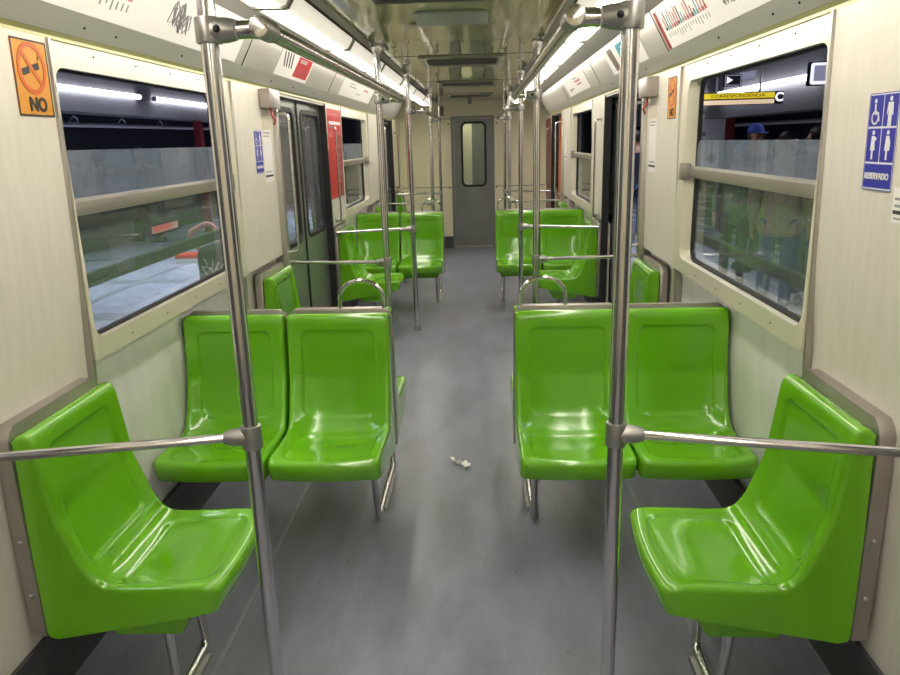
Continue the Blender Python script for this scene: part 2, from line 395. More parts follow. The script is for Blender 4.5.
# small red lettered sticker on the closed-door side pane
st=thing('window_sticker','small faded red-lined sticker with black outline on the window pane','sticker',(-1.175,2.955,1.338))
fr=(V(-1.1785,2.955,1.338),V(0,1,0),V(0,0,1),V(1,0,0))
MB().prism(rrect(-.135,.135,-.021,.021,.003),fr,0,.001).build('backing',M['sticker'],st)
MB().ring(rrect(-.135,.135,-.021,.021,.003),rrect(-.128,.128,-.015,.015,.003),fr,.001,.0018).build('border',M['black'],st)
for q,(z0,x1) in enumerate(((.009,.07),(.001,.085),(-.007,.06))):
    MB().prism(rrect(-.11,x1,z0-.002,z0+.002,.0005),fr,.001,.0017).build('print_line',M['red'],st)
# dark bars standing in for a dark reflection across the two nearest windows
for side,z,lab in ((-1,1.215,'dark olive bar standing for a reflection in the window with the red sticker'),(1,1.145,'dark olive bar standing for a reflection in the window that shows the crowd')):
    o=MB().box(min(side*1.225,side*1.265),max(side*1.225,side*1.265),2.2,3.78,z-.024,z+.024).build('reflection_bar',M['bar_dark'],None,bevel=.008); tag(o,lab,'bar')
# ------------------------------------------------------------------ doors
def leaf(root, side, y0, y1, x=1.178, hinge_dark=None):
    fr=(V(side*x,0,0),V(0,1,0),V(0,0,1),V(side,0,0))
    yc0,yc1=y0+.1,y1-.1
    MB().ring(rrect(y0,y1,.01,1.95,.004,8),rrect(yc0,yc1,.985,1.885,.07,8),fr,0,.035).build('door_leaf',M['door'],root)
    lf=root.children[-1]
    MB().ring(rrect(yc0-.018,yc1+.018,.967,1.903,.085,8),rrect(yc0+.012,yc1-.012,.997,1.873,.06,8),fr,-.006,.04).build('gasket',M['rubber'],root)
    MB().prism(rrect(yc0+.01,yc1-.01,.995,1.875,.06,8),fr,.015,.02).build('door_pane',M['glass_door'],root)
def sliding_door(idx, side, a, b, is_open):
    d=struct('door_%d'%idx,(side*1.2,(a+b)/2,0))
    c=(a+b)/2
    if is_open:
        leaf(d,side,b-.13,b+.625,1.215); leaf(d,side,a-.66,a+.06,1.215)
        MB().box(*sorted((side*1.213,side*1.252)),b-.14,b-.128,.01,1.95).build('leaf_edge',M['orange_paint'],d)
    else:
        lx=1.205 if b<2 else 1.178; leaf(d,side,a-.03,c-.012,lx); leaf(d,side,c+.012,b+.03,lx)
        MB().box(*sorted((side*(lx-.008),side*(lx+.042))),c-.014,c+.014,.01,1.95).build('centre_seal',M['rubber'],d)
    # posts: steel at the near side, black reveal at the far side
    MB().box(*sorted((side*1.098,side*1.195)),a-.045,a+.012,.0,1.972).build('door_post',M['strip'],d,bevel=.006)
    if b<2: MB().prism([(1.196,0),(1.163,1.0),(1.144,1.28),(1.126,1.972),(1.21,1.972),(1.21,0)],XZ(side),b-.02,b+.004).build('door_reveal',M['rubber'],d)
    else: MB().box(*sorted((side*1.124,side*1.178)),b-.02,b+.012,.0,1.972).build('door_reveal',M['rubber'],d)
    MB().box(*sorted((side*1.17,side*1.30)),a,b,-.03,.004).build('door_sill',M['strip'],d)
    return d
n=0
for side in (-1,1):
    for k,(a,b) in enumerate(DOORS):
        n+=1; sliding_door(n,side,a,b,side>0 and k>0)
# end wall with its door
e=struct('wall_end')
frE=(V(0,YE,0),V(1,0,0),V(0,0,1),V(0,-1,0))
for x0,x1,z0,z1 in ((-1.2,-.33,.17,2.0),(.33,1.2,.17,2.0),(-1.2,1.2,2.0,2.3)):
    MB().prism([(x0,z0),(x1,z0),(x1,z1),(x0,z1)],frE,-.04,0).build('end_panel',M['end_wall'],e)
for s in (-1,1):
    MB().prism([(s*.33,0),(s*1.25,0),(s*1.25,.18),(s*.33,.18)],frE,-.04,.006).build('kick_panel',M['kick'],e)
    for z in (.955,1.985): MB().prism([(s*.33,z-.004),(s*1.12,z-.004),(s*1.12,z+.004),(s*.33,z+.004)],frE,0,.002).build('panel_seam',M['grime'],e)
    MB().prism([(s*1.03-.004,.955),(s*1.03+.004,.955),(s*1.03+.004,1.985),(s*1.03-.004,1.985)],frE,0,.002).build('panel_seam',M['grime'],e)
    for z in (1.91,.94): MB().ball(V(s*.37,YE-.004,z),.012,(1,.5,1),10).build('panel_knob',M['rubber'],e)
d=struct('door_7',(0,YE,0))
MB().ring(rrect(-.335,.335,0,2.02,.004),rrect(-.285,.285,.0,1.985,.004),frE,-.04,.012).build('door_frame',M['end_door'],d)
MB().ring(rrect(-.283,.283,.012,1.983,.004,8),rrect(-.165,.195,.97,1.92,.07,8),frE,-.03,-.002).build('door_leaf',M['end_door'],d)
MB().ring(rrect(-.183,.213,.952,1.938,.085,8),rrect(-.15,.18,.985,1.905,.06,8),frE,-.03,.006).build('gasket',M['rubber'],d)
MB().prism(rrect(-.155,.185,.98,1.91,.06,8),frE,-.02,-.015).build('door_pane',M['glass'],d)
MB().prism([(-.3,0),(.3,0),(.3,.03),(-.3,.03)],frE,-.03,.02).build('door_sill',M['strip'],d)
# end of the neighbouring car seen through that pane
nx=struct('wall_next_car')
frN=(V(0,YE+.55,0),V(1,0,0),V(0,0,1),V(0,-1,0))
MB().ring(rrect(-1.2,1.2,0,2.4,.004),rrect(-.02,.32,.02,1.95,.004),frN,-.03,0).build('end_panel',M['end_wall'],nx)
MB().prism([(-.02,.02),(.32,.02),(.32,1.95),(-.02,1.95)],frN,-.02,-.006).build('door_leaf',M['door'],nx)
MB().prism(rrect(-.16,-.04,.5,1.12,.03),frN,-.006,-.002).build('green_reflection',M['green'],nx)  # green reflection built as a flat coloured piece
MB().box(-1.2,1.2,YE+.04,YE+.6,2.3,2.33).build('roof_panel',M['end_wall'],nx)
MB().box(-1.2,1.2,YE+.04,YE+.6,-.05,0).build('floor_panel',M['kick'],nx)
# rear end of the car behind the camera
MB().box(-1.25,1.25,YB-.04,YB,0,2.3).build('wall_rear',M['end_wall'])['kind']='structure'
# ------------------------------------------------------------------ lights of the car
def ceiling_lamp(side, y0, y1, label):
    t=thing('ceiling_lamp',label,'ceiling lamp',(side*.64,(y0+y1)/2,2.17),0,'ceiling lamps over the closed-door side' if side<0 else 'ceiling lamps over the open-door side')
    prof=[(.722,2.165),(.70,2.148),(.59,2.146),(.575,2.15),(.548,2.19),(.55,2.236),(.722,2.236)]
    MB().prism(prof,XZ(side),y0+.016,y1-.016).build('diffuser',M['lens%d'%side],t,bevel=.006)
    rim=[(.727,2.163),(.703,2.142),(.588,2.140),(.57,2.145),(.542,2.188),(.545,2.238),(.727,2.238)]
    for ya in (y0+.001,y1-.017): MB().prism(rim,XZ(side),ya,ya+.016).build('end_rim',M['lens_rim'],t)
ords=['first','second','third','fourth','fifth','sixth','seventh','eighth','ninth','tenth']
for side in (-1,1):
    q=0
    for k in range(10):
        y1=2.87+1.29*(k-3)+.0; y0=y1-1.28
        y1e=min(y1,10.72)
        vis = y1>2.4
        sd='closed-door side' if side<0 else 'open-door side'
        if vis:
            lab='lit ceiling lamp, %s towards the end door on the %s'%(ords[q],sd); q+=1
        else: lab='lit cream ceiling lamp over the near doorway on the %s'%sd
        if y1e-y0>.3: ceiling_lamp(side,y0,y1e,lab)
# ------------------------------------------------------------------ ceiling fittings
def vent(y, lab, dy=.36, pm='ventmetal'):
    t=thing('ceiling_vent',lab,'vent',(0,y,ZC),0,'air vents along the ceiling')
    MB().ring(rrect(-.31,.31,y-dy,y+dy,.03),rrect(-.26,.26,y-dy*.8,y+dy*.62,.08),(V(0,0,ZC),V(1,0,0),V(0,1,0),V(0,0,-1)),-.002,.012).build('vent_plate',M[pm],t,bevel=.003)
    MB().prism(rrect(-.262,.262,y-dy*.82,y+dy*.64,.08),(V(0,0,ZC),V(1,0,0),V(0,1,0),V(0,0,-1)),.0,.003).build('vent_opening',M['darkvent'],t)
    for i in range(7):
        x=-.18+.06*i; MB().box(x-.003,x+.003,y-dy*.7,y+dy*.5,ZC-.012,ZC-.003).build('louvre',M['darkvent'],t)
vent(3.0,'dark ceiling air vent cut by the top of the photo',.36,'darkvent')
vent(5.85,'dark ceiling air vent behind the pale grey ceiling box')
vent(8.1,'dark ceiling air vent, middle one of three down the car')
vent(10.2,'dark ceiling air vent closest to the end door')
t=thing('speaker_box','pale grey rounded box on the glossy ceiling between two vents','speaker box',(0,3.8,ZC))
MB().prism(rrect(-.18,.18,3.62,4.0,(.02,.02,.09,.09)),(V(0,0,ZC),V(1,0,0),V(0,1,0),V(0,0,-1)),0,.016).build('cover',M['greybox'],t,bevel=.01)
for s in (-1,1): MB().box(*sorted((s*.17,s*.215)),3.93,3.99,ZC-.012,ZC).build('mounting_tab',M['steel_dull'],t)
t=thing('ceiling_sensor','small round sensor on the ceiling above the end door','sensor',(-.03,11.3,ZC))
MB().tube([(-.03,11.3,ZC),(-.03,11.3,ZC-.03)],.03,16).build('base',M['steel_dull'],t)
MB().ball(V(-.03,11.3,ZC-.035),.028).build('dome',M['greybox'],t)
t=thing('wall_grille','small grey grille high on the end wall beside the ceiling','grille',(-.46,YE-.02,2.03))
MB().box(-.49,-.43,YE-.03,YE,2.03,2.17).build('grille_frame',M['plate'],t,bevel=.004)
for i in range(5): MB().box(-.483,-.437,YE-.033,YE-.029,2.045+.024*i,2.055+.024*i).build('slot',M['rubber'],t)
# ------------------------------------------------------------------ seats
SEATW={'long':.458,'pair':.443}
def sm(a,b,x):
    t=max(0,min(1,(x-a)/(b-a))); return t*t*(3-2*t)
def bez(pts,n): return [tuple(p) for p in fillet([V(a,b,0) for a,b in pts],.05,n)]
def seat_shell_mesh(SEATW,zt=.333):
    fp=[V(0,0,.912),V(.012,0,.928),V(.04,0,.933),V(.054,0,.926),V(.062,0,.900),V(.090,0,.674),V(.137,0,.540),V(.152,0,.510),V(.172,0,.484),V(.205,0,.471),V(.26,0,.471),V(.36,0,.4745),V(.455,0,.477),V(.492,0,.476),V(.507,0,.468),V(.512,0,.452),V(.500,0,.402),V(.490,0,.388)]
    fp=[V(p.x,0,p.z if p.z<.6 else .6+(p.z-.6)*zt/.333) for p in fp]
    # resample front path
    path=[]
    for i in range(len(fp)-1):
        L=(fp[i+1]-fp[i]).length; k=max(2,int(L/.0065))
        for j in range(k): path.append(fp[i].lerp(fp[i+1],j/k))
    path.append(fp[-1]); n=len(path)
    for _ in range(5): path=[path[0]]+[path[i]*.5+(path[i-1]+path[i+1])*.25 for i in range(1,n-1)]+[path[-1]]
    s=[0]
    for i in range(1,n): s.append(s[-1]+(path[i]-path[i-1]).length)
    nor=[]
    for i in range(n):
        a=path[max(0,i-1)]; b=path[min(n-1,i+1)]; t=(b-a).normalized(); nor.append(V(-t.z,0,t.x))
    rear=[V(.42,0,.379),V(.30,0,.357),V(.17,0,.332),V(.03,0,.306),V(.006,0,.312),V(0,0,.33),V(0,0,.6)]
    i_top=min(range(n),key=lambda i:(path[i]-V(.056,0,.92)).length); i_cr=min(range(n),key=lambda i:(path[i]-V(.172,0,.484)).length)
    i_lip=min(range(n),key=lambda i:(path[i]-V(.507,0,.468)).length)
    sT,sC,sL=s[i_top],s[i_cr],s[i_lip]
    us=[]; W=SEATW/2; r=.016
    e=[0,.0015,.004,.008,.012,.016,.022,.03]
    us=[-W+x for x in e]+[(-W+.037)+(SEATW-.074)*k/62 for k in range(63)]+[W-x for x in e[::-1]]
    def sdf(px,py,x0,x1,y0,y1,rad):
        cx,cy=(x0+x1)/2,(y0+y1)/2; hx,hy=(x1-x0)/2-rad,(y1-y0)/2-rad
        dx,dy=abs(px-cx)-hx,abs(py-cy)-hy
        return math.hypot(max(dx,0),max(dy,0))+min(max(dx,dy),0)-rad
    bm=bmesh.new(); loops=[]
    for u in us:
        ed=W-abs(u); off=0 if ed>=r else r-math.sqrt(max(0,r*r-(r-ed)**2))
        lp=[]
        for i,p in enumerate(path):
            k=s[i]; q=p.copy()
            cross=max(0,1-(abs(u)/(W-.02))**3.2)
            # dish of back and pan
            if k<=sC: dep=.006+.026*sm(sT+.03,sC,k)
            else: dep=.012+.020*(1-sm(sC,sC+.24,k))
            dep*=sm(sT-.01,sT+.07,k)*(1-.5*sm(sL-.085,sL-.005,k)-.5*sm(sL,sL+.05,k))
            q-=nor[i]*dep*cross
            # pressed outlines of the back and pan fields
            d1=sdf(u,k,-W+.062,W-.062,sT+.045,sC-.045,.035); d2=sdf(u,k,-W+.05,W-.05,sC+.035,sL-.045,.04)
            q-=nor[i]*.0075*(sm(.0045,-.0045,d1)+sm(.0045,-.0045,d2))
            # the lip bows forward in the middle
            bow=.018*(1-(u/W)**2)*sm(sL-.16,sL,k); q.x+=bow
            q-=nor[i]*off*.9*(1 if 0<i<n-1 else .6)
            # plan: rounded front corners
            q.x-=sm(sL-.10,sL,k)*(.016*max(0,(abs(u)-(W-.03))/.03)**2)
            lp.append(bm.verts.new((u,q.x,q.z)))
        wd=0
        for p in rear: lp.append(bm.verts.new((u,p.x,p.z)))
        loops.append(lp)
    k=len(loops[0])
    for A,B in zip(loops,loops[1:]):
        for i in range(k): bm.faces.new((A[i],A[(i+1)%k],B[(i+1)%k],B[i]))
    bm.faces.new(loops[0][::-1]); bm.faces.new(loops[-1])
    bmesh.ops.triangulate(bm,faces=[f for f in bm.faces if len(f.verts)>4])
    bmesh.ops.recalc_face_normals(bm,faces=bm.faces)
    me=bpy.data.meshes.new('seat_shell'); bm.to_mesh(me); bm.free(); fin(me,32); me.materials.append(M['green']); return me
def mesh_of(mb,name,m,bevel=0.,ang=35):
    o=mb.build(name,m,None,bevel,ang); me=o.data; bpy.data.objects.remove(o); return me
SHELLS={k:seat_shell_mesh(v,.333 if k=='long' else .350) for k,v in SEATW.items()}
# inset green skirt under the pan
def skirt_mesh(zb):
    mb=MB()
    A=[mb.bm.verts.new(p) for p in ((-.185,.15,.345),(.185,.15,.345),(.19,.425,.40),(-.19,.425,.40))]
    B=[mb.bm.verts.new(p) for p in ((-.18,.165,zb),(.18,.165,zb),(.18,.368,zb+.004),(-.18,.368,zb+.004))]
    mb.bm.faces.new(A); mb.bm.faces.new(B[::-1])
    for i in range(4): mb.bm.faces.new((A[i],A[(i+1)%4],B[(i+1)%4],B[i]))
    return mesh_of(mb,'seat_skirt',M['green'],.012)
SKIRTS={'long':skirt_mesh(.280),'pair':skirt_mesh(.318)}
# backing plate (steel tray)
def plate_mesh(W,dep,top):
  pp=[(W,top-.042),(W-.012,top-.017),(W-.035,top),(-W+.035,top),(-W+.012,top-.017),(-W,top-.042),(-W,.318),(-W+.05,.285),(W-.05,.285),(W,.318)]
  return mesh_of(MB().prism(pp,(V(0,0,0),V(1,0,0),V(0,0,1),V(0,1,0)),-dep,-.001),'backing_plate',M['plate'],.006)
PLATES={k:plate_mesh(v/2+.005,.044 if k=='long' else .021,.952 if k=='long' else .960) for k,v in SEATW.items()}
lt=lambda pts:MB().tube(fillet(pts,.05,8),.0145,12)
LEG_LONG=mesh_of(lt([(-.115,.27,.33),(-.115,.30,.02),(.115,.30,.02),(.115,.29,.345)]),'leg_frame',M['steel'])
BRK_LONG=mesh_of(MB().box(-.075,.075,.275,.33,.0,.018),'foot_bracket',M['steel_dull'],.004)
def leg_pair(sx):
    x=sx*.145
    return mesh_of(lt([(x,.215,.30),(x,.125,.02),(x,-.40,.02),(x,-.47,.278)]),'leg_frame',M['steel'])
LEG_P={s:leg_pair(s) for s in (-1,1)}
BRK_P={s:mesh_of(MB().box(s*.145-.024,s*.145+.024,-.32,.03,0,.018),'foot_bracket',M['steel_dull'],.004) for s in (-1,1)}
hp=[]
for s in (-1,1):
    pts=[]
    for k in range(25):
        a=PI*k/24; pts.append((s*.10+.095*math.cos(a)*(1-.0*math.sin(a)),-.0112,1.0+.080*math.sin(a)))
    pts=[(s*.10+.095,-.0112,.957)]+pts+[(s*.10-.095,-.0112,.957)]
    hp.append(mesh_of(MB().tube(pts,.0095,10),'top_handle',M['steel']))
HANDLE={-1:hp[0],1:hp[1]}
BOLT=mesh_of(MB().ball(V(0,0,0),.008,(1,1,1),8),'bolt',M['steel_dull'])
WALLBR=mesh_of(MB().box(-.17,.17,.0,.10,.22,.318),'wall_bracket',M['kick'],.01)
def seat(kind, loc, rz, label, group, sx=1):
    t=thing('train_seat',label,'seat',loc,rz,group)
    kk='long' if kind=='long' else 'pair'; W=SEATW[kk]/2+.005
    sh=link('seat_shell',SHELLS[kk],t); link('seat_skirt',SKIRTS[kk],sh); bp=link('backing_plate',PLATES[kk],t)
    for s in (-1,1) if kind=='long' else ():
        for z in (.62,.45):
            b=link('bolt',BOLT,bp); b.location=(s*W,-.022,z)
    if kind=='long':
        lg=link('leg_frame',LEG_LONG,t); link('foot_bracket',BRK_LONG,lg)
    elif kind=='aisle':
        lg=link('leg_frame',LEG_P[sx],t); link('foot_bracket',BRK_P[sx],lg); link('top_handle',HANDLE[sx],t)
    elif kind=='window':
        link('wall_bracket',WALLBR,t)
    return t
XL=1.118
bays=[(0,'nearer bay'),(4.5,'farther bay')]
G='green moulded train seats'
for dy,bn in bays:
    for side in (-1,1):
        far = dy>0
        if side<0: place='the sticker window' if not far else 'the window past the closed grey door'
        else: place='the window showing the crowd' if not far else 'the window past the open doorway'
        rz=-PI/2 if side<0 else PI/2
        if not far:
            lab=('large green seat under the orange NO sign, facing the aisle' if side<0 else 'large green seat under the blue RESERVADO sign, facing the aisle')
        else:
            lab=('green aisle-facing seat directly below the red poster' if side<0 else 'green aisle-facing seat directly past the open doorway, its side towards the camera')
        seat('long',(side*XL,1.94+dy,0),rz,lab,G)
        if not far: lab='green aisle-facing seat back against the wall just before the %s'%('closed grey door' if side<0 else 'open doorway')
        else: lab='green seat back peeping over the far pair beside %s'%place
        seat('long',(side*XL,4.22+dy,0),rz,lab,G)
        # pair facing the camera
        seat('aisle',(side*.492,3.035+dy,0),PI,'green seat with looped chrome handle on top beside %s'%place,G,side)
        seat('window',(side*.9468,3.035+dy,0),PI,'green handleless seat tight under %s'%place,G)
        # pair facing away, back to back
        if not far:
            seat('plain',(side*.492,3.079+dy,0),0,'green seat facing away, behind the handled seat by %s'%place,G)
seat('long',(-XL,10.94,0),-PI/2,'green aisle-facing seat in the corner by the cream end wall',G)
# ------------------------------------------------------------------ grab poles with partition rails
def grab_pole(side, y, label, dye=0, rail=True):
    t=thing('grab_pole',label,'pole',(side*.4713,y,0),0,'chrome grab poles')
    x=side*.4713
    MB().tube([(x,y,0.0),(x,y,ZC)],.0205,20).build('pole',M['steel'],t)
    MB().tube([(x,y,0),(x,y,.05),(x,y,.055)],.027,18,[.028,.027,.022]).build('floor_socket',M['steel_dull'],t)
    MB().tube([(x,y,ZC),(x,y,ZC-.02),(x,y,ZC-.022),(x,y,ZC-.04),(x,y,ZC-.075)],.03,18,[.044,.044,.03,.034,.024]).build('ceiling_socket',M['steel'],t)
    if rail:
        z=.92
        MB().tube([(x,y,z-.032),(x,y,z+.032)],.0265,18).build('rail_clamp',M['steel_dull'],t,bevel=.004)
        
        cl=t.children[-1]; MB().tube([(x+side*.012,y,z),(x+side*.052,y+dye*.052,z),(x+side*.07,y+dye*.08,z)],.02,14,[.026,.0225,.0160]).build('rail_socket',M['steel_dull'],cl); MB().ball(V(x+side*.04,y-.022,z),.006,(1,1,1),8).build('clamp_screw',M['rubber'],cl)
        xe=1.128; ye=y+dye
        MB().tube([(x+side*.05,y+dye*.06,z),(side*xe,ye,z)],.0125,14).build('partition_rail',M['steel'],t)
        MB().tube([(side*(xe-.012),ye,z),(side*(xe+.0),ye,z)],.026,14).build('wall_flange',M['steel_dull'],t)
ys=[1.7236,4.5205,6.3311,9.0032,10.8322]
who=[('before the seat under the orange NO sign','before the seat under the RESERVADO sign'),
     ('at the near post of the closed grey door','at the near post of the open doorway'),
     ('past the closed grey door, its foot on open floor','past the open doorway, by the far seat row'),
     ('behind the far seat row on the closed-door side','behind the far seat row on the open-door side'),
     ('closest to the end wall on the closed-door side','closest to the end wall on the open-door side')]
for y,(a,b),dy in zip(ys,who,(-.13,.07,-.165,.07,-.165)):
    grab_pole(-1,y,'chrome grab pole '+a,dy); grab_pole(1,y,'chrome grab pole '+b,dy)
def overhead_rail(side, ya, yb, label):
    x=side*.345; z=1.905; xp=side*.4713
    t=thing('overhead_rail',label,'handrail',(x,ya,z),0,'overhead handrails')
    MB().tube([(x,ya-.03,z),(x,yb+.03,z)],.020,18).build('rail',M['steel'],t)
    for y,e in ((ya,-1),(yb,1)):
        MB().tube([(xp,y,z-.028),(xp,y,z+.028)],.0295,18).build('pole_clamp',M['steel_dull'],t,bevel=.004)
        MB().tube([(xp-side*.012,y,z),(xp-side*.045,y,z),(xp-side*.065,y,z)],.026,16,[.029,.027,.0225]).build('clamp_arm',M['steel_dull'],t)
        MB().tube([(xp-side*.069,y,z),(xp-side*.095,y,z),(xp-side*.12,y,z)],.022,16,[.0205,.0205,.024]).build('elbow',M['steel'],t)
        MB().tube([(x,y+e*.035,z),(x,y-e*.05,z)],.0245,18).build('end_collar',M['steel_dull'],t,bevel=.003)
        MB().tube([(x,y+e*.034,z),(x,y+e*.042,z)],.0225,18).build('end_cap',M['steel'],t,bevel=.003)
        MB().ball(V(xp-side*.028,y-.029,z),.0085,(1,.6,1),10).build('clamp_screw',M['rubber'],t)
overhead_rail(-1,1.7236,4.5205,'steel overhead handrail over the nearer seats on the closed-door side')
overhead_rail(1,1.7236,4.5205,'steel overhead handrail over the nearer seats on the open-door side')
overhead_rail(-1,6.3311,9.0032,'steel overhead handrail over the farther seats on the closed-door side')
overhead_rail(1,6.3311,9.0032,'steel overhead handrail over the farther seats on the open-door side')
def door_handle(side, y, label, z0=1.02, z1=1.79, off=.052, base=1.1215):
    t=thing('door_grab_handle',label,'handle',(side*base,y,z0),0,'chrome handles beside the doors')
    x0=side*base; x1=side*(base-off)
    MB().tube(fillet([(x0,y,z1),(x1,y,z1),(x1,y,z0),(x0,y,z0)],.05,8),.009,12).build('handle_bar',M['steel'],t)
    for z in (z0,z1): MB().tube([(x0,y,z),(side*(base-.006),y,z)],.018,12).build('mount',M['steel_dull'],t)
for side,sd in ((-1,'closed'),(1,'open')):
    door_handle(side,4.50,'tall chrome handle on the near post of the %s'%('closed grey door' if side<0 else 'open doorway'),1.0,1.84,.075,1.098)
    door_handle(side,6.17,'tall chrome handle in front of %s'%('the red poster past the closed grey door' if side<0 else 'the plain cream panel past the open doorway'))
    door_handle(side,9.0,'far chrome handle on the near post of the second %s door'%sd,1.0,1.84,.075,1.098)
    door_handle(side,10.72,'farthest chrome handle, %s'%('on the cream panel by the end wall' if side<0 else 'in front of the dark red poster by the end wall'))
# ------------------------------------------------------------------ alarm boxes
for side in (-1,1):
    t=thing('alarm_box','grey metal alarm box with red lever beside the %s'%('closed grey door' if side<0 else 'open doorway'),'alarm box',(side*1.1,4.34,1.86))
    MB().box(*sorted((side*1.055,side*1.124)),4.25,4.46,1.862,1.968).build('box',M['plate'],t,bevel=.006)
    MB().tube(fillet([(side*1.09,4.36,1.864),(side*1.075,4.34,1.82),(side*1.06,4.34,1.80),(side*1.085,4.4,1.775)],.015),.0065,10).build('lever',M['red_lever'],t)
    MB().prism(rrect(-.09,.09,-.035,.035,.004),frame_wall(side,4.37,1.78,1.1235),0,.001).build('instruction_label',M['frame'],t)
# ------------------------------------------------------------------ signs
def no_smoking(side,y,z,label,w=.165,h=.205):
    fr=frame_wall(side,y,z,1.1215)
    t=thing('no_smoking_sign',label,'sign',(side*1.12,y,z-h/2))
    MB().prism(rrect(-w/2,w/2,-h/2,h/2,.004),fr,0,.002).build('plate',M['orange'],t)
    MB().ring(rrect(-w/2,w/2,-h/2,h/2,.004),rrect(-w/2+.005,w/2-.005,-h/2+.005,h/2-.005,.003),fr,.002,.0026).build('border',M['black'],t)
    cy=.026; R=.067
    # cigarette with a bolt of smoke
    c,s_=math.cos(.28),math.sin(.28)
    def rr(x0,x1,y0,y1): return [(c*x-s_*yy,cy+s_*x+c*yy) for x,yy in ((x0,y0),(x1,y0),(x1,y1),(x0,y1))]
    cg=MB().prism(rr(-.047,-.012,-.009,.009),fr,.002,.0026).build('cigarette',M['black'],t)
    MB().prism(rr(.002,.037,-.009,.009),fr,.002,.0026).build('cigarette_tip',M['black'],t)
    MB().prism([(.030,.052),(.037,.070),(.034,.060),(.041,.062),(.031,.040),(.035,.052)],fr,.002,.0026).build('smoke',M['black'],t)
    MB().ring(circ(0,cy,R,R*1.05),circ(0,cy,R-.013,R*1.05-.013),fr,.0028,.0036).build('prohibition_ring',M['orange_red'],t)
    a=math.radians(-45)
    MB().prism([(math.cos(a)*x-math.sin(a)*yy,cy+math.sin(a)*x+math.cos(a)*yy) for x,yy in ((-.06,-.006),(.06,-.006),(.06,.006),(-.06,.006))],fr,.0028,.0036).build('prohibition_bar',M['orange_red'],t)
    text('NO',.052,(fr[0]+V(0,0,-.072)+fr[1]*.008,*fr[1:]),M['black'],'lettering',t,.002,bold=True)
no_smoking(-1,2.10,1.853,'orange NO sign with struck-out cigarette beside the near window')
no_smoking(1,3.94,1.835,'orange NO sign seen at a slant beside the alarm box')
def reserved(side,y,z,label,w=.137,h=.235):
    fr=frame_wall(side,y,z,1.128 if side>0 else 1.1275)
    t=thing('reserved_sign',label,'sign',(side*1.125,y,z-h/2),0)
    MB().prism(rrect(-w/2,w/2,-h/2,h/2,.005),fr,0,.002).build('plate',M['sign_white'],t)
    MB().ring(rrect(-w/2,w/2,-h/2,h/2,.005),rrect(-w/2+.002,w/2-.002,-h/2+.002,h/2-.002,.004),fr,.002,.0026).build('border',M['blue'],t)
    ww=w/2-.005; cells=[(-ww,-.0025,.038,h/2-.005),(.0025,ww,.038,h/2-.005),(-ww,-.0025,-.048,.033),(.0025,ww,-.048,.033),(-ww,ww,-h/2+.006,-.053)]
    for x0,x1,y0,y1 in cells: MB().prism([(x0,y0),(x1,y0),(x1,y1),(x0,y1)],fr,.002,.0028).build('panel',M['blue'],t)
    def P(poly,nm): MB().prism(poly,fr,.0028,.0036).build(nm,M['sign_white'],t)
    # wheelchair user
    cx,cy=-.034,.068
    P(circ(cx-.003,cy+.031,.0055,n=14),'pictogram'); P([(cx-.006,cy+.024),(cx+.0,cy+.024),(cx+.002,cy+.004),(cx+.014,cy+.004),(cx+.021,cy-.016),(cx+.016,cy-.018),(cx+.010,cy-.002),(cx-.005,cy-.002)],'pictogram')
    MB().ring(circ(cx-.001,cy-.009,.017,n=20),circ(cx-.001,cy-.009,.0125,n=20),fr,.0028,.0036).build('pictogram',M['sign_white'],t)
    # elderly person standing
    cx=.033; P(circ(cx,cy+.034,.006,n=14),'pictogram'); P([(cx-.011,cy+.026),(cx+.010,cy+.026),(cx+.014,cy-.004),(cx+.010,cy-.004),(cx+.007,cy+.012),(cx+.007,cy-.035),(cx+.001,cy-.035),(cx,cy-.008),(cx-.002,cy-.035),(cx-.008,cy-.035),(cx-.008,cy+.012),(cx-.014,cy-.004),(cx-.015,cy)],'pictogram')
    # woman with child, pregnant woman
    for cx,b in ((-.034,0),(.033,1)):
        cy=-.006; P(circ(cx,cy+.029,.0055,n=14),'pictogram')
        P([(cx-.007,cy+.021),(cx+.006,cy+.021),(cx+.008+.006*b,cy+.004),(cx+.011,cy-.014),(cx+.003,cy-.014),(cx+.003,cy-.036),(cx-.004,cy-.036),(cx-.004,cy-.014),(cx-.011,cy-.014),(cx-.008,cy+.004)],'pictogram')
        if not b: P(circ(cx+.011,cy+.014,.0045,n=12),'pictogram')
    text('RESERVADO',.021,(fr[0]+V(0,0,-.083),*fr[1:]),M['sign_white'],'lettering',t,.0028,width=.112,bold=True)
reserved(1,1.892,1.62,'blue RESERVADO sign with four white pictograms above the seat on the open-door side')
reserved(-1,4.17,1.62,'blue RESERVADO sign with white pictograms seen edge-on by the closed grey door')
def label_sheet(side,y0,y1,z0,z1,label,bars,x=1.1265):
    fr=frame_wall(side,(y0+y1)/2,(z0+z1)/2,x); w=(y1-y0)/2; h=(z1-z0)/2
    t=thing('wall_notice',label,'notice',(side*x,(y0+y1)/2,z0))
    MB().prism([(-w,-h),(w,-h),(w,h),(-w,h)],fr,0,.0015).build('sheet',M['white_paper'],t)
    for (a,b,c,d,mm) in bars: MB().prism([(a*w,c*h),(b*w,c*h),(b*w,d*h),(a*w,d*h)],fr,.0015,.0021).build('print',M[mm],t)
hdr=[(-.8,.8,.86,.9,'grey_print'),(-.8,.5,.74,.78,'grey_print'),(-.9,.9,-.80,-.72,'black'),(-.8,.7,-.62,-.58,'grey_print')]
label_sheet(-1,4.265,4.44,1.445,1.745,'white notice sheet beside the RESERVADO sign near the closed grey door',hdr)
label_sheet(1,4.265,4.44,1.445,1.745,'white notice sheet under the alarm box by the open doorway',hdr)
label_sheet(1,8.72,8.9,1.40,1.72,'white notice sheet by the second open doorway',hdr)
